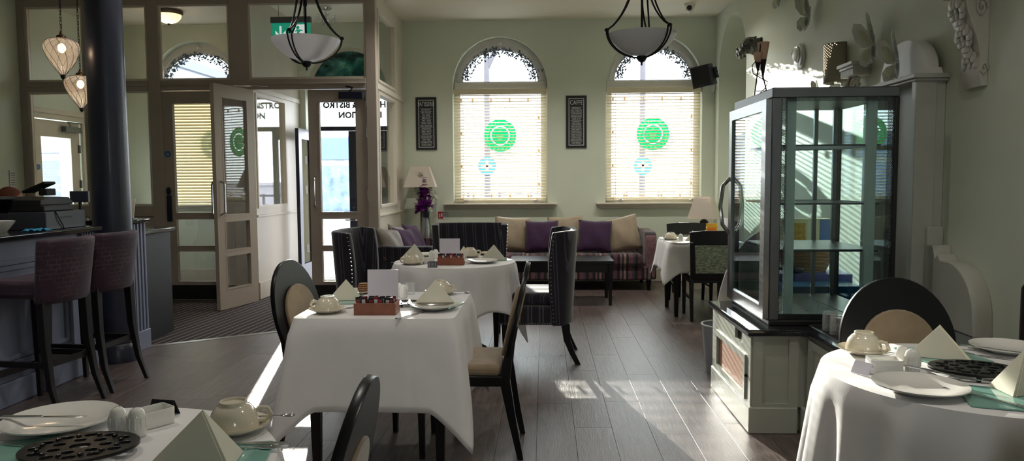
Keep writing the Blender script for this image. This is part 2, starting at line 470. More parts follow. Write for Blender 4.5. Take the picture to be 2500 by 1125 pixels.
def window(n, c, label):
    t = empty('window_%d' % n, (c, YB, 0)); struct(t)
    t['label'] = label; t['category'] = 'window'
    y0 = 0.14
    # frame: outer arched ring, transom
    outer = [(-OW, OZ0), (OW, OZ0)] + arc(0, OSP, OW, 0.655, 0, 180, 28)
    fan = [(-0.505, 2.70), (0.505, 2.70)] + arc(0, 2.70, 0.505, 0.425, 0, 180, 24)
    low = rect(-0.545, 0.545, 1.12, 2.56)
    MB().plate(outer, [fan, low], 0.09, XZ(y0)).build('window_frame', M_white, t, bevel=0.004)
    ring = arc(0, 2.66, 0.585, 0.54, 0, 180, 28); ring2 = arc(0, 2.66, 0.565, 0.52, 180, 0, 28)
    MB().plate(ring + ring2, (), 0.02, XZ(y0 - 0.02)).build('arch_bead', M_white, t)
    MB().box(-0.62, 0.62, y0 - 0.035, y0, 2.585, 2.685).box(-0.62, 0.62, y0 - 0.05, y0, 2.665, 2.685).build('transom', M_white, t, bevel=0.004)
    MB().plate([(u * 1.0, v) for u, v in fan], (), 0.006, XZ(y0 + 0.05)).build('pane', M_glass, t)
    MB().box(-0.545, 0.545, y0 + 0.05, y0 + 0.056, 1.12, 2.56).build('pane', M_glass, t)
    # keystone boss + hooks
    mb = MB().lathe([(0, 0), (0.028, 0.005), (0.03, 0.02), (0.02, 0.035), (0, 0.04)], 10, M=Mx((0, y0 - 0.02, 3.20), (R_(90), 0, 0)))
    mb.box(-0.012, 0.012, y0 - 0.035, y0, 3.14, 3.2); mb.build('arch_boss', M_white, t)
    mb = MB()
    for q in (-0.01, 0.01): mb.tube([(0.545 + q, y0 - 0.005, 2.86), (0.545 + q * 2, y0 - 0.04, 2.82), (0.545 + q * 4, y0 - 0.03, 2.85 + abs(q))], 0.004, 6)
    mb.build('hook', M_iron, t)
    # sill
    mb = MB().box(-0.765, 0.765, -0.13, 0.14, 1.04, 1.06).box(-0.735, 0.735, -0.085, 0.0, 1.015, 1.04).box(-0.72, 0.72, -0.05, 0.0, 0.99, 1.015)
    mb.build('window_sill', M_cream, t, bevel=0.005)
    return t
window(1, WINX[0], 'white arched window above the purple cushion end of the sofa, left of the pair')
window(2, WINX[1], 'white arched window beside the black loudspeaker and room corner')
window(3, WINX[2], 'white arched window of the lobby behind the glazed screen')

# ---- right wall with arched niche
nc, nr = 9.075, 0.645
niche = [(nc - nr, 0.0), (nc + nr, 0.0)] + arc(nc, 2.70, nr, 0.635, 0, 180, 24)
niche[0] = (nc - nr, 0.02); niche[1] = (nc + nr, 0.02)
struct(MB().plate([(YF - 0.3, -0.012), (YB, -0.012), (YB, ZC), (YF - 0.3, ZC)], [niche], 0.36, YZ(XR)).box(XR + 0.36, XR + 0.42, nc - 0.75, nc + 0.75, 0, ZC).build('wall_right', M_wall, None, smooth=0), 'sage green side wall with an arched niche and wall ornaments')
# ---- left wall with a door opening, wall behind the camera
D4 = (8.43, 9.35)
struct(MB().plate([(YF - 0.3, -0.012), (YB, -0.012), (YB, ZC), (YF - 0.3, ZC)], [[(D4[0], 0.02), (D4[1], 0.02), (D4[1], 2.15), (D4[0], 2.15)]], 0.3, YZ(XL - 0.3)).build('wall_left', M_wall, None, smooth=0), 'green wall at the far left behind the bar')
struct(MB().plate(rect(XL, XR, 0, ZC), [rect(0.95, 1.75, 1.55, 2.45)], 0.3, XZ(YF - 0.3)).build('wall_front', M_wall, None, smooth=0), 'plain green wall closing the room behind the viewer')
for n_, x0, x1 in ((4, 0.95, 1.75),):  # unseen window, added to light the surfaces that face the camera
    t = struct(empty('window_%d' % n_), 'unseen white framed window added as fill light behind the viewer'); t['category'] = 'window'
    MB().plate(rect(x0, x1, 1.55, 2.45), [rect(x0 + 0.05, x1 - 0.05, 1.60, 1.98), rect(x0 + 0.05, x1 - 0.05, 2.02, 2.40)], 0.06, XZ(YF - 0.2)).build('window_frame', M_white, t, bevel=0.004)
    for z0, z1 in ((1.60, 1.98), (2.02, 2.40)): MB().box(x0 + 0.05, x1 - 0.05, YF - 0.17, YF - 0.165, z0, z1).build('pane', M_glass, t)
# ---- skirting
def skirt(n, x0, x1, y0, y1, lab):
    struct(MB().box(x0, x1, y0, y1, 0, 0.17).build('baseboard_' + n, M_cream, None, bevel=0.006), lab)
skirt('back', -1.85, XR - 0.001, YB - 0.02, YB, 'cream baseboard below the arched windows')
skirt('lobby', XL + 0.001, -3.37, YB - 0.02, YB, 'cream baseboard of the lobby wall')
skirt('right', XR - 0.02, XR, 5.9, nc - nr, 'cream baseboard along the right wall')

# ---- glazed screen (posts and rails are parts, every pane its own piece)
scr = struct(empty('trim_1', (0, 0, 0)), 'taupe painted timber screen of posts and glass in front of the lobby')
scr['category'] = 'screen'
def member(nm, x0, x1, z0, z1, y0=YP, y1=YP + 0.09, m=None, bev=0.006, p=None):
    return MB().box(x0, x1, y0, y1, z0, z1).build(nm, m or M_taupe, p or scr, bevel=bev)
for x0, x1 in ((XL + 0.001, -5.885), (-5.22, -5.10), (-4.475, -4.34), (-3.53, -3.305), (-1.985, -1.87)):
    member('post', x0, x1, 0.0, ZC)
for x0, x1 in ((-5.885, -5.22), (-5.10, -4.475), (-4.34, -3.53), (-3.305, -1.985)):
    member('top_rail', x0, x1, 3.36, ZC)
    member('transom_rail', x0, x1, 2.405, 2.52)
    member('rail_bead', x0, x1, 2.455, 2.475, YP - 0.014, YP)
    member('pane', x0, x1, 2.52, 3.36, YP + 0.045, YP + 0.051, M_glass, 0)
    # glazing beads
    MB().plate(rect(x0, x1, 2.52, 3.36), [rect(x0 + 0.022, x1 - 0.022, 2.542, 3.338)], 0.03, XZ(YP + 0.012)).build('glazing_bead', M_cream, scr)
for x0, x1 in ((-5.885, -5.22), (-5.10, -4.475)):
    member('pane', x0, x1, 1.10, 2.38, YP + 0.045, YP + 0.051, M_glass, 0)
    member('dado_panel', x0, x1, 0.0, 0.98, YP + 0.02, YP + 0.07)
    member('mid_rail', x0, x1, 0.98, 1.10)
    member('plinth', x0, x1, 0.0, 0.2, YP - 0.012, YP + 0.02)
    MB().plate(rect(x0, x1, 1.10, 2.405), [rect(x0 + 0.022, x1 - 0.022, 1.122, 2.38)], 0.03, XZ(YP + 0.012)).build('glazing_bead', M_cream, scr)
for x0, x1 in ((-4.475, -4.34), (-3.53, -3.305), (-1.985, -1.87)): member('plinth', x0 - 0.008, x1 + 0.008, 0, 0.2, YP - 0.012, YP)

# ---- lobby partitions (side towards dining room, and dividing wall)
def side_part(num, x0, x1, yn, yf, lab, upper=True):
    t = struct(empty('trim_%d' % num), lab); t['category'] = 'partition'
    y0, y1 = YP + 0.09, YB
    pz = [(1.09, 2.36)] + ([(2.53, 3.30)] if upper else [])
    MB().plate(rect(y0, y1, 0, ZC), [rect(yn, yf, a, b) for a, b in pz], x1 - x0, YZ(x0)).build('panelling', M_cream, t, bevel=0.004)
    for a, b in pz:
        MB().box((x0 + x1) / 2 - 0.003, (x0 + x1) / 2 + 0.003, yn, yf, a, b).build('pane', M_glass, t)
        for xf, xg in ((x0 - 0.012, x0), (x1, x1 + 0.012)):
            MB().plate(rect(yn - 0.03, yf + 0.03, a - 0.03, b + 0.03), [rect(yn, yf, a, b)], 0.012, YZ(xf)).build('glazing_bead', M_cream, t, bevel=0.003)
    for xf, xg in ((x0 - 0.018, x0), (x1, x1 + 0.018)):
        MB().box(xf, xg, y0, y1 - 0.02, 0.96, 0.985).build('dado_rail', M_cream, t, bevel=0.003)
        MB().box(xf, xg, y0, y1 - 0.02, 2.41, 2.47).build('frieze_rail', M_cream, t, bevel=0.004)
        MB().box(xf, xg, y0, y1 - 0.02, 0.0, 0.2).build('plinth', M_cream, t, bevel=0.004)
    return t
side_part(2, -1.95, -1.888, 8.47, 9.36, 'cream glazed side of the entrance lobby beside the tall flowers')
side_part(3, -3.365, -3.305, 8.42, 9.34, 'cream half glazed partition wall inside the entrance lobby', False)

# ---- doors
def door(num, w, h, label, sides, zlow=0.2, pushplate=False, m=M_taupe, rails=((0.215, 0.585), (0.63, 0.955), (1.01, 2.27)), st=0.115, handle=None, kick=True):
    """leaf in local XZ, hinge edge at x=0, front face at y=0 (towards -y), thickness +y"""
    t = struct(empty('door_%d' % num), label); t['category'] = 'door'
    MB().plate(rect(0, w, 0.012, h), [rect(st, w - st, a, b) for a, b in rails], 0.045, XZ(0)).build('leaf_frame', m, t, bevel=0.004)
    for a, b in rails:
        MB().box(st, w - st, 0.02, 0.026, a, b).build('pane', M_glass, t)
        MB().plate(rect(st - 0.002, w - st + 0.002, a - 0.002, b + 0.002), [rect(st + 0.012, w - st - 0.012, a + 0.012, b - 0.012)], 0.052, XZ(-0.0035)).build('glazing_bead', m, t)
    if kick:
        MB().box(0.02, w - 0.02, -0.004, 0.0, 0.02, 0.185).build('kick_plate', M_blackp, t)
    return t
def pull(t, x, z0, z1, yy=-0.05):
    MB().tube([(x, 0, z0), (x, yy, z0 + 0.01), (x, yy * 1.15, z0 + 0.05), (x, yy * 1.15, z1 - 0.05), (x, yy, z1 - 0.01), (x, 0, z1)], 0.011, 8).build('pull_handle', M_chrome, t)
# closed right leaf of the double doors (hinged at the corner post)
d1 = door(1, 0.665, 2.395, 'grey glazed door leaf standing closed beside the corner post', 0)
d1.location = (-1.99, YP + 0.02, 0); d1.scale = (-1, 1, 1)
pull(d1, 0.60, 1.08, 1.42)
MB().box(0.03, 0.30, -0.06, 0.0, 2.285, 2.365).build('door_closer', M_navy, d1, bevel=0.006)
MB().box(0.01, 0.03, -0.05, 0.0, 2.285, 2.365).build('closer_end_cap', M_chrome, d1)
MB().tube([(0.18, -0.04, 2.365), (0.14, -0.05, 2.41), (0.22, -0.02, 2.43)], 0.010, 6).build('closer_arm', M_blackp, d1)
for z in (1.15, 1.86, 2.2): MB().lathe([(0.009, 0), (0.009, 0.11)], 8, (0.0, -0.012, z)).build('hinge', M_chrome, d1)
# open left leaf
p0, p1 = Vector((-3.297, YP - 0.035, 0)), Vector((-3.455, 7.62, 0))
d2 = door(2, 0.655, 2.395, 'grey glazed door leaf swung open into the room', 0)
d2.location = p0; d2.rotation_euler = (0, 0, math.atan2(p1.y - p0.y, p1.x - p0.x))
pull(d2, 0.60, 1.02, 1.38, -0.05)
MB().tube([(0.60, 0.045, 1.02), (0.60, 0.10, 1.05), (0.60, 0.10, 1.35), (0.60, 0.045, 1.38)], 0.011, 8).build('pull_handle', M_chrome, d2)
MB().box(0.565, 0.635, -0.004, 0, 1.0, 1.4).build('push_plate', M_chrome, d2)
MB().tube([(0.35, 0.02, 2.40), (0.10, 0.10, 2.425), (0.0, 0.25, 2.42)], 0.008, 6).build('closer_arm', M_chrome, d2)
# single door on the left
d3 = door(3, 0.81, 2.395, 'closed grey glazed door with blue disc and dark push plate', 0, st=0.11)
d3.location = (-4.34, YP + 0.02, 0)
MB().lathe([(0, 0), (0.037, 0), (0.037, 0.003), (0, 0.003)], 20, M=Mx((0.05, -0.001, 1.69), (R_(90), 0, 0))).build('fire_door_disc', M_blue, d3)
mb = MB()
for k in range(3): mb.box(0.03, 0.07, -0.0055, -0.004, 1.675 + k * 0.012, 1.679 + k * 0.012)
mb.build('disc_lettering', M_print, d3)
MB().box(0.02, 0.08, -0.012, 0.0, 0.92, 1.22).build('push_plate', M_navy, d3, bevel=0.005)
MB().ball((0.05, -0.012, 1.27), 0.035, 10, 6, sc=(0.9, 0.4, 1.3)).build('key_cover', M_blackp, d3)

# door in the left wall of the lobby
t = struct(empty('door_4', (XL, 0, 0)), 'cream glazed door with white lettering in the far left lobby wall'); t['category'] = 'door'
MB().plate(rect(D4[0] + 0.02, D4[1] - 0.02, 0.012, 2.13), [rect(8.60, 9.16, 0.95, 1.93)], 0.045, YZ(-0.06)).build('leaf_frame', M_cream, t, bevel=0.004)
MB().box(-0.04, -0.034, 8.60, 9.16, 0.95, 1.93).build('pane', M_glass, t)
MB().plate([(D4[0] - 0.1, 0), (D4[1] + 0.1, 0), (D4[1] + 0.1, 2.25), (D4[0] - 0.1, 2.25)], [[(D4[0] + 0.01, 0.012), (D4[1] - 0.01, 0.012), (D4[1] - 0.01, 2.14), (D4[0] + 0.01, 2.14)]], 0.03, YZ(0.0)).box(0, 0.045, D4[0] - 0.12, D4[1] + 0.12, 2.2, 2.26).build('architrave', M_cream, t, bevel=0.006)
MB().box(-0.015, 0.05, 8.98, 9.28, 2.0, 2.07).build('door_closer', M_dsteel, t, bevel=0.005)
MB().tube([(0.03, 9.1, 2.08), (0.06, 9.0, 2.12), (0.05, 9.3, 2.12)], 0.008, 6).build('closer_arm', M_dsteel, t)
MB().lathe([(0, 0), (0.035, 0), (0.035, 0.003), (0, 0.003)], 16, M=Mx((-0.015, 8.53, 1.56), (0, R_(90), 0))).build('fire_door_disc', M_blue, t)
for z in (1.3, 1.75): MB().box(-0.02, 0.004, 9.30, 9.325, z, z + 0.1).build('hinge', M_dsteel, t)
MB().tube([(-0.015, 8.53, 1.02), (0.04, 8.53, 1.02), (0.045, 8.62, 1.02)], 0.009, 6).build('lever_handle', M_chrome, t)
# lettering reads correctly from the street, so mirrored from inside
mb = MB()
for body, zc, s in (('The', 1.70, 0.15), ('Go', 1.50, 0.15), ('BOUT', 1.30, 0.15), ('HO', 1.12, 0.15)):
    mb.text(body, s, 0.0005, Matrix(((0, 0, 1, -0.031), (-1, 0, 0, 9.08 if body != 'HO' else 8.98), (0, 1, 0, zc), (0, 0, 0, 1))), 'LEFT')
mb.build('lettering', mat('bright_vinyl', 'f5f5f5', 0.6, trans=0.6), t)

# street door
t = struct(empty('door_5', (0, 0, 0)), 'navy painted street door with glass in the arched entrance'); t['category'] = 'door'
y0 = YB + 0.16
fan = [(ENT[0] + 0.05, 2.64), (ENT[1] - 0.05, 2.64)] + arc(ec, 2.64, (ENT[1] - ENT[0]) / 2 - 0.05, 0.50, 0, 180, 24)
outer = [(ENT[0], 0.02), (ENT[1], 0.02)] + arc(ec, 2.62, (ENT[1] - ENT[0]) / 2, 0.565, 0, 180, 24)
MB().plate(outer, [fan, rect(ENT[0] + 0.05, ENT[1] - 0.05, 2.12, 2.50), rect(ENT[0] + 0.05, ENT[1] - 0.05, 0.03, 2.06)], 0.08, XZ(y0)).build('door_frame', M_cream, t, bevel=0.004)
tt = NT('tinted_fanlight'); vec = tt.coord()
cc = tt.ramp(tt.noise(tt.mapping(vec, (1.6, 1, 2.4)), 2.1, 4, 0.6, 0.8), [(0.36, lin('101c28')), (0.5, lin('2f6e6a')), (0.66, lin('7fb0a6'))])
tt.link(cc, tt.b.inputs['Base Color']); tt.b.inputs['Roughness'].default_value = 0.08
MB().plate(fan, (), 0.008, XZ(y0 + 0.03)).build('fanlight_pane', tt.m, t)
MB().box(ENT[0] + 0.05, ENT[1] - 0.05, y0 + 0.03, y0 + 0.036, 2.12, 2.50).build('transom_pane', M_glass, t)
# navy leaf, closed half
MB().plate(rect(-2.69, ENT[1] - 0.05, 0.03, 2.055), [rect(-2.51, ENT[1] - 0.16, 0.28, 1.92)], 0.05, XZ(y0 + 0.01)).build('leaf_frame', M_navy, t, bevel=0.004)
MB().box(-2.51, ENT[1] - 0.16, y0 + 0.03, y0 + 0.036, 0.28, 1.92).build('pane', M_glass, t)
MB().tube([(-2.60, y0 + 0.01, 0.83), (-2.60, y0 - 0.045, 0.83), (-2.74, y0 - 0.05, 0.835)], 0.011, 8).lathe([(0, 0), (0.028, 0), (0.028, 0.012), (0, 0.012)], 14, M=Mx((-2.60, y0 + 0.01, 0.83), (R_(90), 0, 0))).build('lever_handle', M_chrome, t)
mb = MB()
for dx in (-2.63, -2.56): mb.lathe([(0, 0), (0.016, 0), (0.016, 0.015), (0, 0.015)], 10, M=Mx((dx, y0 + 0.01, 1.0), (R_(90), 0, 0)))
mb.build('lock_cylinder', M_chrome, t)
# navy leaf, open half folded back against the lobby partition
MB().plate(rect(YB - 0.50, YB + 0.15, 0.03, 2.055), [rect(YB - 0.38, YB + 0.03, 0.28, 1.92)], 0.045, YZ(-3.205)).build('leaf_frame', M_navy, t, bevel=0.003)
for z in (0.4, 1.2, 1.6, 1.9): MB().box(-3.24, -3.205, YB - 0.02, YB + 0.0, z, z + 0.11).build('hinge', M_chrome, t)
# lettering on the transom light and door header, mirrored from inside
mir = lambda x_, z_, y_: Matrix(((-1, 0, 0, x_), (0, 0, 1, y_), (0, 1, 0, z_), (0, 0, 0, 1)))
MB().text('HOTEL & BISTRO', 0.115, 0.0005, mir(-2.60, 2.41, y0 + 0.024), bold=0.006).text('RECEPTION', 0.115, 0.0005, mir(-2.52, 2.27, y0 + 0.024), bold=0.006).build('lettering', mat('grey_vinyl', '4a4f57', 0.6), t)
MB().box(ENT[0] + 0.03, ENT[1] - 0.03, y0 - 0.008, y0, 1.86 + 0.2, 1.90 + 0.215).build('header_rail', M_navy, t)

# vestibule fanlight text panel / kick
# ---- round iron column
col = struct(empty('column', (-3.312, 5.515, 0)), 'dark blue grey round iron column rising beside the bar'); col['category'] = 'column'
MB().lathe([(0.138, 0.0), (0.136, 1.2), (0.130, 2.4), (0.128, ZC)], 40).build('shaft', M_colpaint, col)
MB().lathe([(0.165, 0.0), (0.165, 0.10), (0.15, 0.13), (0.14, 0.14)], 40).build('column_base', M_colpaint, col)

# ================================================================== FURNITURE
M_stripe = stripes('chair_stripe', 0.085, [(0, '15131f'), (0.45, '3b3846'), (0.55, '15131f'), (0.72, '4a4655'), (0.8, '15131f')], 'XY')
M_stripeS = stripes('chair_stripe_side', 0.085, [(0, '15131f'), (0.45, '4a4450'), (0.6, '15131f'), (0.78, '54505c'), (0.88, '15131f')], 'Y')
M_sofa = stripes('sofa_stripe', 0.30, [(0, '5a3444'), (0.16, '141017'), (0.27, '7d5a60'), (0.34, '2a2027'), (0.43, '8a7068'), (0.52, '141017'), (0.62, '6e4452'), (0.78, '3d3a40'), (0.88, '141017')], 'X', blotch=0.3)
M_sofaY = stripes('sofa_stripe_arm', 0.24, [(0, '5a3444'), (0.2, '141017'), (0.35, '7d5a60'), (0.45, '2a2027'), (0.6, '141017'), (0.75, '6e4452'), (0.9, '141017')], 'Y', blotch=0.3)

def soft_box(x0, x1, y0, y1, z0, z1, name, m, parent, bev=0.03, seg=3):
    return MB().box(x0, x1, y0, y1, z0, z1).build(name, m, parent, bevel=bev, seg=seg, smooth=60)

# ---------------- wing chairs (front = local -y)
def wing_chair(label, loc, rz):
    t = thing('wing_chair', label, 'chair', loc, rz, 'striped wing chairs round table thirteen')
    W, YBK = 0.27, 0.27
    # plan of the back: from left wing front, round the back, to right wing front
    def shell(u, v):
        a = (u - 0.5) * 2
        ang = a * R_(100)
        z = 0.30 + v * 0.70
        wing = 0.05 * math.sin(min(1, max(0, (v - 0.05) / 0.95)) * PI * 0.75) + 0.055
        wx = W + 0.03 * v
        if abs(a) < 0.62:
            q = a / 0.62; x = wx * math.sin(q * PI / 2) ; y = YBK - 0.08 * (1 - math.cos(q * PI / 2)) + 0.04 * v
        else:
            q = (abs(a) - 0.62) / 0.38; x = math.copysign(wx, a); y = YBK - 0.08 + 0.04 * v - q * wing
        return (x, y, z - 0.03 * max(0, abs(a) - 0.6) * v)
    MB().grid(shell, 36, 12).build('backrest', M_stripe, t, solid=0.055, bevel=0.012, smooth=60)
    mb = MB()
    for s in (-1, 1):
        for k in range(24):
            v = k / 23
            p = Vector(shell(0.5 + s * 0.49, v)); mb.ball((p.x + s * 0.029, p.y + 0.012, p.z), 0.0062, 6, 4)
    for k in range(26):
        mb.ball((-0.26 + 0.52 * k / 25, -0.258, 0.315), 0.0062, 6, 4)
        for s in (-1, 1): mb.ball((s * 0.288, -0.25 + 0.44 * k / 25, 0.315), 0.0062, 6, 4)
    mb.build('nailhead_trim', M_chrome, t)['kind'] = 'stuff'
    MB().box(-0.285, 0.285, -0.255, 0.20, 0.30, 0.44).build('seat_base', M_stripeS, t, bevel=0.02, smooth=60)
    MB().box(-0.245, 0.245, -0.25, 0.21, 0.44, 0.535).build('seat_cushion', M_stripe, t, bevel=0.035, seg=4, smooth=60)
    for s in (-1, 1):
        MB().frustum(s * 0.235 - 0.018, s * 0.235 + 0.018, -0.225, -0.19, 0.0, s * 0.235 - 0.026, s * 0.235 + 0.026, -0.24, -0.185, 0.31).build('leg', M_black, t, bevel=0.003)
        MB().sweep([(s * 0.24, 0.33, 0.0), (s * 0.24, 0.285, 0.09), (s * 0.24, 0.25, 0.18), (s * 0.24, 0.235, 0.31)], [0.017, 0.02, 0.024, 0.028], [0.02, 0.022, 0.026, 0.032]).build('leg', M_black, t, bevel=0.003)
    return t
wing_chair('charcoal striped wing chair with studded edge at the right of table thirteen', (-0.08, 5.68, 0), R_(-90))
wing_chair('charcoal striped wing chair left of table thirteen, in front of the glazed door', (-1.27, 5.66, 0), R_(86))
wing_chair('navy striped wing chair facing the viewer on the far side of table thirteen', (-0.64, 6.21, 0), R_(2))

# ---------------- oval-back chairs (front = local -y)
def oval_outline(w, z0, z1, zc, n=22):
    return [(-w * 0.80, z0), (w * 0.80, z0)] + [(w * 0.80 + (w - w * 0.80) * math.sin(k / 6 * PI / 2), z0 + (zc - z0) * k / 6) for k in range(1, 6)] + arc(0, zc, w, z1 - zc, 0, 180, n) + [(-(w * 0.80 + (w - w * 0.80) * math.sin(k / 6 * PI / 2)), z0 + (zc - z0) * k / 6) for k in range(5, 0, -1)]
def oval_chair(label, loc, rz):
    t = thing('oval_back_chair', label, 'chair', loc, rz, 'black oval back chairs')
    T = Mx((0, 0.19, 0.47), (R_(-13), 0, 0)) @ Mx((0, 0, -0.47))
    MB().plate(oval_outline(0.232, 0.47, 0.975, 0.70), (), 0.024, T @ XZ(0), bev=0.004).build('backrest', M_black, t)
    pad = oval_outline(0.15, 0.50, 0.84, 0.69, 16)
    mb = MB()
    mb.plate(pad, (), 0.022, T @ XZ(-0.02), bev=0.008).plate(pad, (), 0.012, T @ XZ(0.020), bev=0.004)
    mb.build('back_pad', M_beige, t)
    mb = MB().box(-0.205, 0.205, -0.235, -0.20, 0.37, 0.42).box(-0.20, 0.20, 0.165, 0.20, 0.37, 0.42).box(-0.215, -0.185, -0.22, 0.19, 0.37, 0.42).box(0.185, 0.215, -0.22, 0.19, 0.37, 0.42)
    mb.build('seat_frame', M_black, t, bevel=0.004)
    MB().frustum(-0.20, 0.20, -0.235, 0.175, 0.415, -0.205, 0.205, -0.24, 0.18, 0.475).build('seat', M_beige, t, bevel=0.022, seg=3, smooth=60)
    for s in (-1, 1):
        MB().frustum(s * 0.19 - 0.013, s * 0.19 + 0.013, -0.225, -0.199, 0, s * 0.19 - 0.02, s * 0.19 + 0.02, -0.235, -0.195, 0.40).build('leg', M_black, t, bevel=0.003)
        MB().sweep([(s * 0.19, 0.275, 0.0), (s * 0.19, 0.235, 0.2), (s * 0.19, 0.20, 0.40), (s * 0.185, 0.215, 0.5), (s * 0.175, 0.255, 0.66)], [0.012, 0.015, 0.018, 0.017, 0.012], [0.014, 0.02, 0.026, 0.022, 0.012]).build('leg', M_black, t, bevel=0.003)
    return t
oval_chair('black oval back chair with beige seat pulled out right of the square table', (-0.395, 3.745, 0), R_(-90))
oval_chair('black oval back chair with beige pad showing, left of the square table', (-1.06, 3.79, 0), R_(80))
oval_chair('black oval back chair facing the viewer behind the sunlit right hand table', (1.452, 2.83, 0), R_(-2))
oval_chair('black oval back chair cut by the lower frame edge, beside the near left table', (-0.69, 1.52, 0), R_(-88))
oval_chair('black oval back chair cut by the right frame edge beside the sunlit table', (1.405, 1.80, 0), R_(178))

# ---------------- tables with cloths
def table(label, loc, shape, sx, sy, group=None, legs=True):
    t = thing('dining_table', label, 'table', loc, 0)
    if shape == 'round':
        MB().lathe([(sx, 0.715), (sx, 0.745)], 40).build('tabletop', M_black, t)
        MB().lathe([(0.045, 0.04), (0.045, 0.72)], 16).build('pedestal', M_black, t)
        mb = MB()
        for k in range(4):
            a = k * PI / 2 + PI / 4
            mb.sweep([(0, 0, 0.05), (0.0, 0, 0.06)], 0.02, 0.02)
            mb.tube([(0.03 * math.cos(a), 0.03 * math.sin(a), 0.16), (0.18 * math.cos(a), 0.18 * math.sin(a), 0.08), (0.30 * math.cos(a), 0.30 * math.sin(a), 0.022)], [0.03, 0.026, 0.02], 8)
        mb.build('pedestal_feet', M_black, t)
    else:
        MB().box(-sx, sx, -sy, sy, 0.715, 0.745).build('tabletop', M_black, t, bevel=0.004)
        MB().plate(rect(-sx + 0.04, sx - 0.04, -sy + 0.04, sy - 0.04), [rect(-sx + 0.06, sx - 0.06, -sy + 0.06, sy - 0.06)], 0.075, Mx((0, 0, 0.64))).build('apron', M_black, t)
        for a in (-1, 1):
            for b in (-1, 1):
                cx_, cy_ = a * (sx - 0.06), b * (sy - 0.06)
                MB().frustum(cx_ - 0.018, cx_ + 0.018, cy_ - 0.018, cy_ + 0.018, 0, cx_ - 0.032, cx_ + 0.032, cy_ - 0.032, cy_ + 0.032, 0.715).build('leg', M_black, t, bevel=0.003)
    return t
def cloth(label, loc, rfun, half, rot, amp=0.022, nf=13, seed=1, flare=0.05, corners=None):
    """square cloth of half side `half` (turned by rot) hanging over a table top with outline rfun(theta)"""
    rg = random.Random(seed); ph = [rg.random() * 6.28 for _ in range(6)]
    NA, NR, ND = 208, 5, 14
    ZT = 0.7485
    def d(th):
        a = (th - rot + PI / 4) % (PI / 2) - PI / 4
        e = half / math.cos(a)
        return min(e, half * 1.36)
    vs = [(0, 0, ZT)]; fs = []
    rings = []
    for j in range(1, NR + 1):
        ring = []
        for k in range(NA):
            th = 2 * PI * k / NA; r = rfun(th) * j / NR * (0.985 if j == NR else 1)
            ring.append(len(vs)); vs.append((r * math.cos(th), r * math.sin(th), ZT))
        rings.append(ring)
    for j in range(1, ND + 1):
        ring = []
        for k in range(NA):
            th = 2 * PI * k / NA; r0 = rfun(th); drop = max(0.02, d(th) - r0)
            if corners is not None:
                cc_ = min(abs((th - c_ + PI) % (2 * PI) - PI) for c_ in corners)
                drop = (half - rfun(0)) * (1 + 0.43 * max(0.0, 1 - cc_ / 0.24) ** 1.5)
            s = j / ND
            dz = s * drop
            a = (th - rot + PI / 4) % (PI / 2) - PI / 4
            corner = abs(a) / (PI / 4)
            if corners is not None: corner = max(0.0, 1 - cc_ / 0.36)
            wv = math.sin(nf * th + ph[0]) * 0.6 + math.sin((nf * 2 - 3) * th + ph[1]) * 0.25 + math.sin(5 * th + ph[2]) * 0.35
            fold = amp * wv * min(1, s * 1.6) * (0.6 + 0.8 * corner)
            rr = r0 + 0.008 + (flare * s * (0.5 + corner)) * (drop / 0.4) ** 0.5 + fold
            if j == 1: rr = r0 + 0.006
            zz = ZT - dz + (0.0 if j > 1 else 0.004)
            ring.append(len(vs)); vs.append((rr * math.cos(th), rr * math.sin(th), max(0.015, zz)))
        rings.append(ring)
    for k in range(NA): fs.append((0, rings[0][k], rings[0][(k + 1) % NA]))
    for a, b in zip(rings, rings[1:]):
        for k in range(NA):
            k2 = (k + 1) % NA; fs.append((a[k], b[k], b[k2], a[k2]))
    o = MB().add(vs, fs).build('tablecloth', M_linen, None, smooth=52, solid=0.002)
    o.location = loc; tag(o, label, 'tablecloth')
    return o
def rect_r(sx, sy):
    def f(th):
        c, s = abs(math.cos(th)), abs(math.sin(th))
        p = 26.0
        return ((c / sx) ** p + (s / sy) ** p) ** (-1 / p)
    return f
TZ = 0.7505
# square table in the middle foreground
SQ = (-0.785, 3.70, 0)
table('dark square table under a white cloth in the middle foreground', SQ, 'rect', 0.355, 0.38)
cloth('white square tablecloth with a fold crease and drooping corner on the square table', SQ, rect_r(0.381, 0.406), 0.80, 0.0, 0.012, 10, 3, 0.07, corners=[math.atan2(b * 0.406, a * 0.381) for a in (-1, 1) for b in (-1, 1)])
# round table 13
RT = (-0.69, 5.65, 0)
table('dark round table under a white cloth, carrying the number thirteen', RT, 'round', 0.465, 0)
cloth('white tablecloth with a hanging point on the round table numbered thirteen', RT, lambda th: 0.472, 0.80, R_(38), 0.024, 14, 5, 0.04)
# near left round table
TL = (-1.075, 1.505, 0)
table('dark round table at the lower left frame corner', TL, 'round', 0.475, 0)
cloth('white tablecloth on the round table at the lower left frame corner', TL, lambda th: 0.482, 0.85, R_(20), 0.02, 14, 8, 0.04)
# right round table
TR = (1.365, 2.375, 0)
table('dark round table at the right frame edge, in sunlight', TR, 'round', 0.45, 0)
cloth('white tablecloth with deep sunlit folds on the round table at the right', TR, lambda th: 0.457, 0.92, R_(12), 0.034, 16, 11, 0.03)
# table by the windows, right
TW = (1.595, 7.64, 0)
table('small dark square table near the right corner window', TW, 'rect', 0.34, 0.34)
cloth('white tablecloth with pointed corners on the small table near the corner window', TW, rect_r(0.366, 0.366), 0.66, 0.0, 0.02, 12, 14, 0.08, corners=[PI / 4 + k * PI / 2 for k in range(4)])

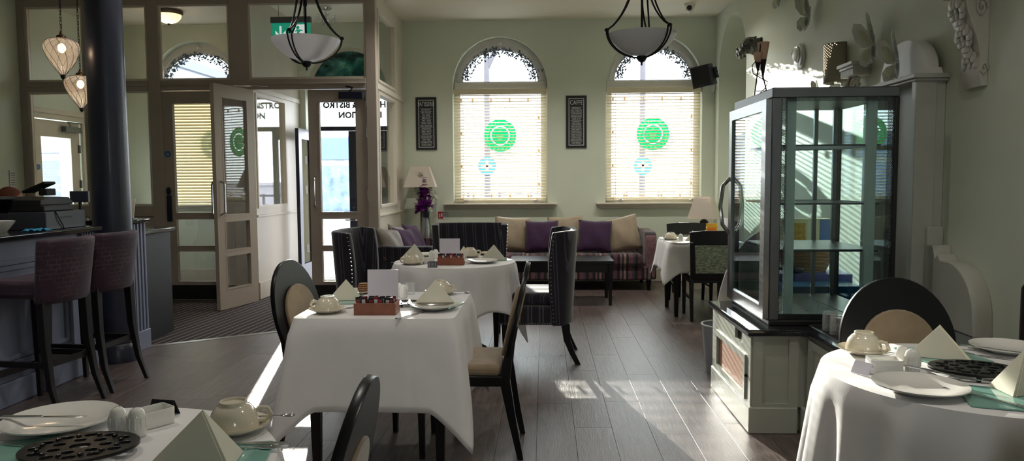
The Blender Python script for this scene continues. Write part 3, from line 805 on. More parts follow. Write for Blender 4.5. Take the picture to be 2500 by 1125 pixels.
# ---------------- square-back chairs at the right table (front = local -y)
t = NT('sage_bark_fabric'); vec = t.coord()
t.link(t.ramp(t.noise(t.mapping(vec, (18, 1, 70)), 1.6, 5, 0.7), [(0.35, lin('4d544b')), (0.5, lin('7d8674')), (0.62, lin('a9b09b'))]), t.b.inputs['Base Color'])
t.b.inputs['Roughness'].default_value = 0.8; t.bump(t.noise(t.mapping(vec, (18, 1, 70)), 1.6, 4), 0.3, 0.004)
M_bark = t.m
def square_chair(label, loc, rz):
    t = thing('square_back_chair', label, 'chair', loc, rz, 'square back chairs at the corner table')
    T = Mx((0, 0.19, 0.42), (R_(-6), 0, 0)) @ Mx((0, 0, -0.42))
    MB().plate([(-0.20, 0.40), (0.20, 0.40), (0.222, 0.87), (0.10, 0.882), (-0.10, 0.882), (-0.222, 0.87)], [[(-0.155, 0.47), (0.155, 0.47), (0.172, 0.745), (-0.172, 0.745)]], 0.03, T @ XZ(0), bev=0.004).build('back_frame', M_black, t)
    MB().plate([(-0.156, 0.469), (0.156, 0.469), (0.173, 0.746), (-0.173, 0.746)], (), 0.034, T @ XZ(-0.002), bev=0.006).build('back_panel', M_bark, t)
    MB().box(-0.205, 0.205, -0.22, 0.20, 0.37, 0.425).build('seat_frame', M_black, t, bevel=0.004)
    MB().box(-0.205, 0.205, -0.225, 0.19, 0.425, 0.475).build('seat', M_bark, t, bevel=0.02, seg=3, smooth=60)
    for s in (-1, 1):
        MB().frustum(s * 0.185 - 0.014, s * 0.185 + 0.014, -0.215, -0.187, 0, s * 0.185 - 0.02, s * 0.185 + 0.02, -0.22, -0.18, 0.38).build('leg', M_black, t, bevel=0.003)
        MB().sweep([(s * 0.19, 0.235, 0.0), (s * 0.19, 0.205, 0.2), (s * 0.19, 0.195, 0.42)], [0.014, 0.017, 0.02], [0.014, 0.018, 0.022]).build('leg', M_black, t, bevel=0.003)
        MB().box(s * 0.185 - 0.01, s * 0.185 + 0.01, -0.2, 0.2, 0.20, 0.225).build('stretcher', M_black, t)
    return t
square_chair('black chair seen from behind with grey green back panel, at the corner table', (1.61, 7.335, 0), R_(180))
square_chair('black chair on the far side of the corner table, only its top rail showing', (1.61, 8.17, 0), 0)

# ---------------- sofas
def legs4(t, x0, x1, y0, y1, h, r=0.03):
    for a in (x0, x1):
        for b in (y0, y1):
            MB().frustum(a - r * .6, a + r * .6, b - r * .6, b + r * .6, 0, a - r, a + r, b - r, b + r, h).build('leg', M_black, t, bevel=0.003)
sofa = thing('sofa', 'long striped sofa in plum and black below the two arched windows', 'sofa', (0.25, 9.46, 0))
SX = 1.10
MB().box(-SX + 0.02, SX - 0.02, -0.38, 0.38, 0.13, 0.30).build('base', M_sofa, sofa, bevel=0.02, smooth=60)
for k in range(2):
    x0 = -SX + 0.13 + k * (SX - 0.13); soft_box(x0, x0 + SX - 0.135, -0.41, 0.22, 0.30, 0.455, 'seat_cushion', M_sofa, sofa, 0.045, 4)
MB().box(-SX + 0.10, SX - 0.10, 0.20, 0.41, 0.30, 0.76).build('backrest', M_sofa, sofa, bevel=0.05, seg=4, smooth=60)
for s in (-1, 1):
    prof = [(-0.37, 0.14), (0.37, 0.14), (0.37, 0.60)] + arc(0.25, 0.60, 0.12, 0.13, 0, 90, 5) + arc(-0.26, 0.64, 0.13, 0.09, 90, 180, 5) + [(-0.385, 0.45)]
    MB().plate(prof, (), 0.14, YZ(s * (SX - 0.04) - 0.07), bev=0.02).build('arm', M_sofaY, sofa, smooth=60)
legs4(sofa, -SX + 0.06, SX - 0.06, -0.34, 0.34, 0.13)
left_sofa = thing('sofa', 'dark striped two seat sofa standing along the glazed lobby side', 'sofa', (-1.50, 8.72, 0))
MB().box(-0.33, 0.33, -0.66, 0.66, 0.13, 0.30).build('base', M_stripe, left_sofa, bevel=0.02, smooth=60)
soft_box(-0.22, 0.36, -0.55, 0.55, 0.30, 0.455, 'seat_cushion', M_stripe, left_sofa, 0.045, 4)
MB().box(-0.36, -0.20, -0.66, 0.66, 0.30, 0.66).build('backrest', M_stripe, left_sofa, bevel=0.05, seg=4, smooth=60)
prof = [(-0.36, 0.12), (0.32, 0.12)] + arc(0.24, 0.55, 0.08, 0.10, 0, 90, 5) + [(-0.1, 0.645)] + arc(-0.28, 0.57, 0.08, 0.09, 90, 180, 4)
MB().plate(prof, (), 0.11, XZ(-0.71), bev=0.015).build('arm', M_stripe, left_sofa, smooth=60)
MB().plate(prof, (), 0.11, XZ(0.56), bev=0.015).build('arm', M_sofa, left_sofa, smooth=60)
legs4(left_sofa, -0.28, 0.28, -0.62, 0.6, 0.13)

# ---------------- cushions
def cushion(name, label, m, c, size, th, rot, seed):
    rg = random.Random(seed)
    N = 14; H = size / 2
    vs = []; fs = []
    for side in (1, -1):
        for j in range(N + 1):
            for i in range(N + 1):
                u, v = 2 * i / N - 1, 2 * j / N - 1
                k = (1 - abs(u) ** 2.6) * (1 - abs(v) ** 2.6)
                pin = 1 - 0.07 * (1 - abs(u * v)) * max(abs(u), abs(v)) ** 4
                h = side * th * (max(0, k) ** 0.55)
                h += 0.10 * th * math.sin(5 * u + 3 * v + seed) * k
                vs.append((u * H * pin, h, v * H * pin))
        o = 0 if side == 1 else (N + 1) ** 2
        for j in range(N):
            for i in range(N):
                a = o + j * (N + 1) + i; fs.append((a, a + 1, a + N + 2, a + N + 1))
    o = MB().add(vs, fs)
    me = o.mesh(name, m, 0)
    bm = bmesh.new(); bm.from_mesh(me); bmesh.ops.remove_doubles(bm, verts=bm.verts, dist=1e-4); bmesh.ops.recalc_face_normals(bm, faces=bm.faces); bm.to_mesh(me); bm.free()
    me.polygons.foreach_set('use_smooth', [True] * len(me.polygons))
    ob = bpy.data.objects.new(name, me); COL.objects.link(ob)
    ob.location = c; ob.rotation_euler = rot
    return tag(ob, label, 'cushion', 'scatter cushions on the sofas')
cd = [('tan satin cushion at the left end of the long sofa', M_tan, 1250, 578, 9.40, 0.46, (R_(-16), R_(4), R_(6)), 1),
      ('plum velvet cushion beside the tan cushion at the left of the long sofa', M_purple, 1323, 582, 9.26, 0.42, (R_(-20), R_(-1), R_(-3)), 2),
      ('tan satin cushion half hidden between the two plum cushions', M_tan, 1382, 574, 9.46, 0.46, (R_(-12), R_(-3), R_(4)), 3),
      ('plum velvet cushion in front of the right hand tan cushion', M_purple, 1452, 583, 9.28, 0.42, (R_(-20), R_(2), R_(-4)), 4),
      ('tan satin cushion tilted against the right arm of the long sofa', M_tan, 1517, 575, 9.36, 0.46, (R_(-16), R_(-13), R_(-12)), 5)]
for lab, m, px, py, yy, sz, rot, sd in cd:
    p = aty(px, py, yy); p.z = max(p.z, 0.46 + sz * 0.47)
    cushion('cushion', lab, m, p, sz, 0.085, rot, sd)
for lab, m, px, py, yy, sz, rz, sd in (('taupe satin cushion nearest the viewer on the lobby side sofa', M_brownc, 955, 585, 8.22, 0.40, 62, 6), ('dark taupe cushion standing behind on the lobby side sofa', M_brownc, 978, 578, 8.62, 0.42, 80, 7),
                                   ('crumpled plum cushion leaning on the lobby side sofa', M_purple, 992, 590, 8.50, 0.38, 66, 8), ('plum cushion at the far end of the lobby side sofa', M_purple, 1012, 590, 8.92, 0.40, 74, 9)):
    p = aty(px, py, yy); p.z = 0.46 + sz * 0.47
    cushion('cushion', lab, m, p, sz, 0.075, (R_(-24), R_(6), R_(rz)), sd)

# ---------------- coffee table
ct = thing('coffee_table', 'low black coffee table in front of the long sofa', 'table', (0.19, 8.28, 0))
MB().box(-0.57, 0.57, -0.29, 0.29, 0.455, 0.49).build('tabletop', M_black, ct, bevel=0.005)
MB().box(-0.52, 0.52, -0.25, -0.23, 0.36, 0.455).box(-0.52, 0.52, 0.23, 0.25, 0.36, 0.455).build('apron', M_black, ct)
for a in (-0.53, 0.53):
    for b in (-0.25, 0.25):
        MB().frustum(a - 0.016, a + 0.016, b - 0.016, b + 0.016, 0, a - 0.026, a + 0.026, b - 0.026, b + 0.026, 0.455).build('leg', M_black, ct, bevel=0.003)

# ---------------- bar
M_panel = M_bargrey
bar = thing('bar_counter', 'grey panelled bar counter with black granite top at the left', 'counter', (0, 0, 0))
MB().box(-3.95, -3.24, 1.6, 5.27, 1.02, 1.058).build('worktop', M_granite, bar, bevel=0.008, seg=3)
MB().box(-3.90, -3.32, 1.6, 5.25, 0.0, 1.02).build('carcass', M_panel, bar)
MB().box(-3.32, -3.297, 1.6, 5.25, 0.0, 0.15).build('plinth', M_panel, bar, bevel=0.006)
for y0, y1 in ((1.75, 2.95), (3.05, 3.95), (4.05, 4.98)):
    for k, (ins, th) in enumerate(((0.0, 0.020), (0.035, 0.012))):
        MB().plate(rect(y0 + ins, y1 - ins, 0.24 + ins, 0.90 - ins), [rect(y0 + ins + 0.03, y1 - ins - 0.03, 0.27 + ins, 0.87 - ins)], th, YZ(-3.32)).build('panel_moulding', M_panel, bar, bevel=0.003)
def pilaster(t, x, y0, y1, z0, z1, n=4, m=None):
    wd = (y1 - y0) / (2 * n + 1)
    MB().box(x, x + 0.012, y0, y1, z0, z1).build('pilaster', m or M_panel, t)
    mb = MB()
    for k in range(n + 1):
        a = y0 + (y1 - y0) * (2 * k) / (2 * n + 1); mb.box(x + 0.012, x + 0.022, a, a + wd, z0, z1)
    mb.build('fluting', m or M_panel, t, bevel=0.003)
pilaster(bar, -3.32, 5.11, 5.25, 0.15, 1.02)
bar2 = thing('bar_counter', 'narrow fluted end of the bar counter beyond the round column', 'counter', (0, 0, 0))
MB().box(-3.95, -3.315, 5.70, 5.955, 0.0, 1.04).build('carcass', M_panel, bar2)
MB().box(-4.0, -3.27, 5.67, 5.985, 1.04, 1.075).build('worktop', M_granite, bar2, bevel=0.008)
pilaster(bar2, -3.315, 5.72, 5.945, 0.16, 1.04, 4)
MB().box(-3.315, -3.285, 5.705, 5.955, 0, 0.16).build('plinth', M_panel, bar2, bevel=0.004)
MB().box(-3.95, -3.40, 6.0, 6.55, 0.0, 0.93).build('service_side', M_blackp, bar2)
MB().box(-4.0, -3.37, 5.99, 6.6, 0.93, 0.965).build('service_top', M_granite, bar2, bevel=0.006)

# ---------------- bar stools (front = local -y)
t = NT('maze_fabric'); vec = t.coord()
br = t.node('ShaderNodeTexBrick'); t.link(t.mapping(vec, (1, 1, 1), (R_(90), 0, 0)), br.inputs['Vector'])
br.inputs['Scale'].default_value = 1; br.inputs['Brick Width'].default_value = 0.045; br.inputs['Row Height'].default_value = 0.028; br.inputs['Mortar Size'].default_value = 0.0022; br.offset = 0.37
br.inputs['Color1'].default_value = (*lin('33202a'), 1); br.inputs['Color2'].default_value = (*lin('44283e'), 1); br.inputs['Mortar'].default_value = (*lin('5a4852'), 1)
mixn = t.node('ShaderNodeMixRGB', blend_type='MIX'); t.link(t.ramp(t.noise(vec, 9.0, 3), [(0.4, (0, 0, 0)), (0.6, (1, 1, 1))]), mixn.inputs[0])
t.link(br.outputs['Color'], mixn.inputs[1]); mixn.inputs[2].default_value = (*lin('351f31'), 1)
t.link(mixn.outputs[0], t.b.inputs['Base Color']); t.b.inputs['Roughness'].default_value = 0.8; t.b.inputs['Sheen Weight'].default_value = 0.12
M_maze = t.m
M_dkwood = mat('dark_stool_wood', '15110f', 0.4, var=0.2)
def stool(label, loc, rz):
    t = thing('bar_stool', label, 'stool', loc, rz, 'bar stools at the counter')
    MB().box(-0.205, 0.205, -0.22, 0.17, 0.69, 0.80).build('seat', M_maze, t, bevel=0.035, seg=4, smooth=60)
    def back(u, v):
        a = (u - 0.5) * 2
        return (0.215 * a * (0.93 + 0.07 * v), 0.21 - 0.07 * abs(a) ** 2.2 + 0.05 * v, 0.66 + 0.385 * v)
    MB().grid(back, 16, 8).build('backrest', M_maze, t, solid=0.06, bevel=0.018, smooth=60)
    for s in (-1, 1):
        MB().sweep([(s * 0.175, -0.19, 0), (s * 0.172, -0.19, 0.35), (s * 0.17, -0.185, 0.70)], [0.014, 0.018, 0.024], [0.014, 0.018, 0.024]).build('leg', M_dkwood, t, bevel=0.003)
        MB().sweep([(s * 0.185, 0.265, 0), (s * 0.18, 0.21, 0.16), (s * 0.172, 0.175, 0.40), (s * 0.17, 0.165, 0.70)], [0.013, 0.016, 0.02, 0.025], [0.013, 0.017, 0.022, 0.026]).build('leg', M_dkwood, t, bevel=0.003)
        MB().box(s * 0.173 - 0.01, s * 0.173 + 0.01, -0.18, 0.18, 0.28, 0.315).build('stretcher', M_dkwood, t)
    MB().box(-0.165, 0.165, -0.20, -0.18, 0.20, 0.235).build('foot_rail', M_dkwood, t)
    MB().box(-0.165, 0.165, -0.212, -0.20, 0.20, 0.238).build('foot_plate', M_chrome, t)
    MB().box(-0.165, 0.165, 0.165, 0.185, 0.28, 0.315).build('stretcher', M_dkwood, t)
    return t
stool('plum maze pattern bar stool nearest the left frame edge', (-3.095, 4.36, 0), R_(-97))
stool('plum maze pattern bar stool standing in front of the round column', (-3.075, 4.83, 0), R_(-94))

# ================================================================== RIGHT SIDE: CABINET, FRIDGE, DRESSER
cab = thing('sideboard', 'grey green painted sideboard with dark worktop carrying the glass fridge', 'sideboard', (0, 0, 0))
WZ = 0.572
M_cab = mat('cabinet_paint', 'a9aca2', 0.38, var=0.03)
M_wt = mat('dark_worktop', '23262a', 0.08, var=0.2, scale=30, coat=0.5)
wt = [(1.085, 3.93), (1.36, 3.93), (1.385, 3.90), (1.385, 3.40), (2.235, 3.40), (2.235, 5.70), (1.55, 5.70), (1.55, 4.88), (1.085, 4.88)]
MB().plate(wt, (), 0.036, Mx((0, 0, WZ - 0.036)), bev=0.008).build('worktop', M_wt, cab)
MB().box(1.13, 2.23, 3.97, 4.85, 0.14, WZ - 0.037).box(1.41, 2.23, 3.43, 3.97, 0.14, WZ - 0.037).box(1.58, 2.23, 4.85, 5.67, 0.0, WZ - 0.037).build('carcass', M_cab, cab, bevel=0.004)
MB().box(1.10, 1.36, 3.95, 4.86, 0.0, 0.145).box(1.36, 2.23, 4.0, 4.86, 0, 0.145).box(1.38, 2.23, 3.42, 4.0, 0, 0.145).build('plinth', M_cab, cab, bevel=0.006)
# room-facing side: frame with vent slot, mesh grille door
MB().plate(rect(3.97, 4.86, 0.14, WZ - 0.04), [rect(4.14, 4.30, 0.455, 0.515), rect(4.06, 4.74, 0.17, 0.40)], 0.02, YZ(1.11)).build('face_frame', M_cab, cab, bevel=0.004)
MB().box(1.128, 1.132, 4.14, 4.30, 0.455, 0.515).build('vent_slot', M_blackp, cab)
MB().plate(rect(4.05, 4.75, 0.16, 0.41), [rect(4.09, 4.71, 0.195, 0.375)], 0.016, YZ(1.10)).build('grille_door', M_cab, cab, bevel=0.004)
t = NT('terracotta_mesh'); sp = t.node('ShaderNodeSeparateXYZ'); t.link(t.coord(), sp.inputs[0])
f = t.math('FRACT', t.math('ADD', t.math('MULTIPLY', t.math('ADD', sp.outputs['Y'], sp.outputs['Z']), 55.0), 20.0))
t.link(t.ramp(f, [(0, lin('c08a70')), (0.45, lin('8a5b48')), (0.55, lin('d8c5b4')), (0.7, lin('d8c5b4')), (0.8, lin('a06c55'))]), t.b.inputs['Base Color'])
MB().box(1.118, 1.124, 4.09, 4.71, 0.195, 0.375).build('mesh_grille', t.m, cab)
MB().lathe([(0, 0), (0.008, 0), (0.010, 0.014), (0, 0.018)], 10, M=Mx((1.11, 4.03, 0.30), (0, R_(-90), 0))).build('door_knob', M_iron, cab)
# near end panel
MB().plate(rect(1.12, 1.36, 0.14, WZ - 0.04), [rect(1.17, 1.31, 0.165, WZ - 0.055)], 0.014, XZ(3.955)).build('end_frame', M_cab, cab, bevel=0.004)
MB().plate(rect(3.44, 3.92, 0.14, WZ - 0.05), [rect(3.50, 3.86, 0.18, WZ - 0.09)], 0.014, YZ(1.396)).build('front_frame', M_cab, cab, bevel=0.004)

# ---- glass fridge on the worktop
FX0, FX1, FY0, FY1, FZ0, FZ1 = 1.225, 1.895, 4.045, 4.84, WZ, 1.862
fr = thing('display_fridge', 'tall empty glass display fridge with grey metal frame on the sideboard', 'fridge', (0, 0, 0))
ft = 0.055
def fbar(nm, *a, m=None, bev=0.006): return MB().box(*a).build(nm, m or M_dsteel, fr, bevel=bev)
fbar('top_panel', FX0, FX1, FY0, FY1, FZ1 - 0.055, FZ1)
fbar('base_tray', FX0, FX1, FY0, FY1, FZ0, FZ0 + 0.03, m=M_blackp)
fbar('corner_post', FX0, FX0 + ft, FY0, FY0 + ft, FZ0 + 0.03, FZ1 - 0.055)
fbar('corner_post', FX1 - 0.025, FX1, FY0, FY0 + 0.03, FZ0 + 0.03, FZ1 - 0.055, m=M_blackp)
fbar('corner_post', FX0, FX0 + 0.035, FY1 - 0.035, FY1, FZ0 + 0.03, FZ1 - 0.055)
fbar('corner_post', FX1 - 0.04, FX1, FY1 - 0.04, FY1, FZ0 + 0.03, FZ1 - 0.055)
# side glass facing the viewer, back glass, wall-side glass
for a in ((FX0 + ft, FX1 - 0.02, FY0 + 0.008, FY0 + 0.014, FZ0 + 0.03, FZ1 - 0.055), (FX0 + 0.03, FX1 - 0.03, FY1 - 0.014, FY1 - 0.008, FZ0 + 0.03, FZ1 - 0.055), (FX1 - 0.014, FX1 - 0.008, FY0 + 0.03, FY1 - 0.03, FZ0 + 0.03, FZ1 - 0.055)):
    MB().box(*a).build('pane', M_fglass, fr)
# dotted black border printed on the near glass
t = NT('dot_frit'); sp = t.node('ShaderNodeSeparateXYZ'); t.link(t.mapping(t.coord(), (160, 160, 160), (0, R_(45), 0)), sp.inputs[0])
q = lambda o: t.math('SUBTRACT', t.math('FRACT', t.math('ADD', o, 1000.0)), 0.5)
dd = t.math('ADD', t.math('POWER', q(sp.outputs['X']), 2.0), t.math('POWER', q(sp.outputs['Z']), 2.0))
a_ = t.node('ShaderNodeBsdfTransparent'); mx = t.node('ShaderNodeMixShader'); t.link(t.math('LESS_THAN', dd, 0.13), mx.inputs[0])
t.b.inputs['Base Color'].default_value = (0.012, 0.012, 0.014, 1); t.b.inputs['Roughness'].default_value = 0.4
t.link(a_.outputs[0], mx.inputs[1]); t.link(t.b.outputs[0], mx.inputs[2]); t.link(mx.outputs[0], t.out.inputs[0])
MB().plate(rect(FX0 + ft, FX1 - 0.025, FZ0 + 0.03, FZ1 - 0.055), [rect(FX0 + ft + 0.028, FX1 - 0.06, FZ0 + 0.06, FZ1 - 0.075)], 0.001, XZ(FY0 + 0.0065)).build('printed_border', t.m, fr)
# door towards the room
dr = empty('fridge_door'); dr.parent = fr
MB().plate(rect(FY0 + 0.005, FY1 - 0.005, FZ0 + 0.035, FZ1 - 0.06), [rect(FY0 + 0.08, FY1 - 0.07, FZ0 + 0.10, FZ1 - 0.12)], 0.03, YZ(FX0 - 0.032)).build('door_frame', M_steel, dr, bevel=0.004)
MB().box(FX0 - 0.02, FX0 - 0.014, FY0 + 0.08, FY1 - 0.07, FZ0 + 0.10, FZ1 - 0.12).build('pane', M_fglass, dr)
MB().tube([(FX0 - 0.03, FY1 - 0.04, 1.02), (FX0 - 0.075, FY1 - 0.035, 1.08), (FX0 - 0.09, FY1 - 0.035, 1.20), (FX0 - 0.075, FY1 - 0.035, 1.33), (FX0 - 0.03, FY1 - 0.04, 1.38)], [0.012, 0.013, 0.013, 0.013, 0.012], 10).build('door_handle', M_chrome, dr)
# inside: pilaster strips, shelves, rear rail
for xx, yy in ((FX0 + 0.115, FY0 + 0.05), (FX1 - 0.125, FY0 + 0.05)):
    MB().box(xx - 0.025, xx + 0.025, yy - 0.012, yy + 0.012, FZ0 + 0.03, FZ1 - 0.055).build('shelf_strip', mat('strip_pale_grey', 'aebab6', 0.45), fr)
for xx, yy in ((FX0 + 0.50, FY1 - 0.05), (FX1 - 0.07, FY1 - 0.1)):
    mb = MB().box(xx - 0.012, xx + 0.012, yy - 0.01, yy + 0.01, FZ0 + 0.03, FZ1 - 0.055)
    mb.build('shelf_rail', M_steel, fr)
M_rack = mat('rack_wire', '4c5256', 0.35, 0.7)
for z in (1.555, 1.235, 0.975):
    s = empty('shelf'); s.parent = fr
    mb = MB()
    for k in range(26):
        x_ = FX0 + 0.07 + k * (FX1 - FX0 - 0.14) / 25; mb.box(x_ - 0.0022, x_ + 0.0022, FY0 + 0.09, FY1 - 0.09, z - 0.002, z + 0.002)
    mb.build('rack_wire', M_rack, s)['kind'] = 'stuff'
    MB().plate(rect(FX0 + 0.06, FX1 - 0.06, FY0 + 0.08, FY1 - 0.08), [rect(FX0 + 0.068, FX1 - 0.068, FY0 + 0.088, FY1 - 0.088)], 0.010, Mx((0, 0, z - 0.005))).build('rack_frame', M_rack, s)
    if z < 1.0:
        MB().box(FX0 + 0.07, FX1 - 0.07, FY0 + 0.09, FY1 - 0.09, z + 0.004, z + 0.008).build('shelf_sheet', M_dsteel, s)
MB().box(FX0 + 0.06, FX1 - 0.03, FY0 + 0.03, FY1 - 0.03, FZ0 + 0.03, FZ0 + 0.06).build('deck', M_dsteel, fr)
mb = MB()
for k in range(30):
    for x_ in (FX0 + 0.25, FX0 + 0.43): mb.ball((x_ , FY0 + 0.08 + k * 0.021, FZ0 + 0.061), 0.004, 6, 4)
mb.build('drain_holes', M_chrome, fr)['kind'] = 'stuff'

# ---- dresser back behind the fridge, on the wall
dre = thing('dresser_back', 'grey painted dresser back with arched pediment standing behind the fridge', 'dresser', (0, 0, 0))
M_dr = mat('dresser_paint', 'b4b2a8', 0.4, var=0.04)
DY0, DY1 = 4.27, 4.95
MB().box(2.085, 2.20, DY0, DY0 + 0.05, WZ, 1.93).build('side_panel', M_dr, dre, bevel=0.004)
MB().box(2.20, XR - 0.001, DY0 + 0.012, DY0 + 0.06, WZ, 1.945).build('side_pilaster', M_dr, dre, bevel=0.004)
MB().box(2.16, XR - 0.001, DY0 - 0.02, DY0 + 0.012, 0.90, 1.10).build('scroll_block', M_dr, dre, bevel=0.012, seg=3)
MB().box(2.085, 2.20, DY1 - 0.05, DY1, WZ, 1.93).build('side_panel', M_dr, dre, bevel=0.004)
MB().box(2.20, XR - 0.001, DY0 + 0.06, DY1, WZ, 1.93).build('back_panel', M_dr, dre)
MB().box(2.06, XR - 0.001, DY0 - 0.03, DY1 + 0.03, 1.93, 1.955).box(2.075, XR - 0.001, DY0 - 0.015, DY1 + 0.015, 1.915, 1.93).build('cornice', M_dr, dre, bevel=0.004)
pc_, pr_ = (DY0 + DY1) / 2 - 0.03, 0.285
ped = [(pc_ - pr_ - 0.05, 1.955), (pc_ + pr_ + 0.05, 1.955), (pc_ + pr_ + 0.03, 1.99)] + arc(pc_, 1.985, pr_, 0.205, 0, 180, 22) + [(pc_ - pr_ - 0.03, 1.99)]
MB().plate(ped, (), 0.07, YZ(2.15), bev=0.004).build('pediment', M_white, dre)  # sunlit brightness put into the colour, paler than the grey dresser paint
pts = [(0, 1.0), (0, WZ), (0.50, WZ), (0.495, 0.66)] + [(0.22 + 0.275 * math.cos(R_(k * 9)), 0.66 + 0.27 * math.sin(R_(k * 9))) for k in range(1, 10)] + [(0.17, 0.925), (0.14, 0.955), (0.12, 0.93), (0.09, 1.0)]
MB().plate([(DY0 - u, v) for u, v in pts], (), 0.10, YZ(XR - 0.101), bev=0.006).build('scroll_wing', M_dr, dre)

# ---- things standing on the sideboard
tray = thing('tray', 'black serving tray with upturned glasses on the sideboard', 'tray', (1.60, 3.78, WZ))
MB().plate(rrect(-0.17, 0.20, -0.23, 0.23, 0.05), (), 0.006, bev=0.001).build('tray_base', M_blackp, tray)
MB().plate(rrect(-0.185, 0.215, -0.245, 0.245, 0.06), [rrect(-0.17, 0.20, -0.23, 0.23, 0.05)], 0.016).build('tray_rim', M_steel, tray)
gl0 = None
for i, (dx, dy) in enumerate(((-0.10, 0.13), (-0.10, 0.03), (-0.06, -0.07), (0.0, 0.12), (0.01, 0.02), (0.0, -0.14), (0.10, 0.1), (0.10, -0.02))):
    if gl0 is None:
        g = MB().lathe([(0.032, 0.0), (0.0295, 0.003), (0.0285, 0.085), (0.0, 0.086), (0.0, 0.098), (0.031, 0.098), (0.034, 0.09), (0.035, 0.0)], 20).build('drinking_glass', M_tumbler, None)
        gl0 = g
    else:
        g = gl0.copy(); COL.objects.link(g)
    g.location = (1.60 + dx, 3.78 + dy, WZ + 0.006)
    tag(g, 'upturned clear tumbler on the black tray beside the fridge', 'glass', 'tumblers on the tray')
# goods behind the fridge on the far end of the sideboard
def carton(name, label, c, d, m, rz=0.0, panels=()):
    t = thing(name, label, 'box', c, rz)
    MB().box(-d[0] / 2, d[0] / 2, -d[1] / 2, d[1] / 2, 0, d[2]).build('carton', m, t, bevel=0.002)
    for k, (x0, x1, z0, z1, pm) in enumerate(panels):
        MB().box(x0, x1, -d[1] / 2 - 0.001, -d[1] / 2, z0, z1).build('printed_panel', pm, t)
    return t
M_pblue = mat('pack_blue', '2a5fa8', 0.4, var=0.15); M_pcream = mat('pack_cream', 'd8cfa6', 0.5, var=0.15, scale=20); M_pteal = mat('pack_teal', '1d6fa5', 0.4, var=0.1); M_ppurple = mat('pack_purple', '4b4f9a', 0.4, var=0.2)
carton('carton', 'long teal blue carton lying at the back of the sideboard behind the fridge', (1.86, 5.07, WZ), (0.50, 0.24, 0.085), M_pteal, 0.05)
carton('carton', 'violet blue carton lying behind the teal one, under the dark scoop', (1.88, 5.36, WZ), (0.56, 0.26, 0.13), M_ppurple, -0.03)
carton('carton', 'upright cream and blue printed carton seen through the fridge glass', (1.90, 5.46, WZ + 0.30), (0.34, 0.10, 0.21), M_pcream, 0.0, ((-0.16, -0.01, 0.02, 0.18, mat('pack_amber', 'c79a3a', 0.5, var=0.3, scale=40)), (0.0, 0.07, 0.015, 0.2, mat('pack_white', 'dcdccc', 0.5)), (0.09, 0.168, 0.004, 0.206, M_pblue)))
bk = thing('wicker_basket', 'brown wicker basket behind the fridge, below the printed carton', 'basket', (1.90, 5.44, WZ + 0.13))
t = NT('wicker'); wv = t.node('ShaderNodeTexWave', wave_type='BANDS', bands_direction='Z'); wv.inputs['Scale'].default_value = 30; wv.inputs['Distortion'].default_value = 2; t.link(t.coord(), wv.inputs['Vector'])
t.link(t.ramp(wv.outputs['Fac'], [(0.2, lin('5d3b22')), (0.7, lin('b07f4c'))]), t.b.inputs['Base Color']); t.bump(wv.outputs['Fac'], 0.8, 0.01)
M_wick = t.m
MB().lathe([(0.13, 0.0), (0.16, 0.08), (0.175, 0.165), (0.165, 0.165), (0.15, 0.08), (0.12, 0.01), (0, 0.01)], 28, M=Matrix.Diagonal((1.15, 0.75, 1, 1))).build('weave', M_wick, bk)
MB().tube([(0.172 * 1.15 * math.cos(a * PI / 12), 0.172 * 0.75 * math.sin(a * PI / 12), 0.165) for a in range(25)], 0.010, 6).build('rim', M_wick, bk)
sc_ = thing('scoop', 'dark serving scoop lying on the violet carton behind the fridge', 'scoop', (1.72, 5.27, WZ + 0.13))
MB().ball((0.06, 0, 0.03), 0.055, 12, 8, sc=(1.1, 0.8, 0.5)).build('bowl', M_navy, sc_)
MB().tube([(0.0, 0, 0.03), (-0.16, 0.02, 0.045)], [0.010, 0.014], 8).build('handle', M_blackp, sc_)

# ---- waste bin and white board beyond the sideboard
bn = thing('waste_bin', 'small grey waste bin standing behind the sideboard corner', 'bin', (1.26, 5.26, 0))
MB().lathe([(0, 0.0), (0.105, 0.0), (0.135, 0.34), (0.131, 0.34), (0.10, 0.01), (0, 0.01)], 28).build('bucket', mat('bin_grey', '8e9096', 0.4), bn)
MB().tube([(0.135 * math.cos(a * PI / 14), 0.135 * math.sin(a * PI / 14), 0.34) for a in range(29)], 0.007, 6).build('rim', mat('bin_rim', 'c8c8c8', 0.35), bn)
wbd = thing('leaning_board', 'white curved board leaning behind the display fridge', 'board', (1.30, 4.93, 0))
MB().plate([(-0.16, 0.0), (0.22, 0.0), (0.22, 1.04)] + [(-0.16 + 0.38 * (1 - math.cos(k / 10 * PI / 2)), 0.30 + 0.74 * math.sin(k / 10 * PI / 2)) for k in range(10, -1, -1)], (), 0.018, Mx((0, 0, 0), (R_(-3), 0, 0)) @ XZ(0)).build('panel', M_white, wbd, bevel=0.003)
MB().tube([(-0.09, -0.01, 0.545), (-0.12, -0.015, 0.565)], 0.005, 6).build('hook', M_chrome, wbd)

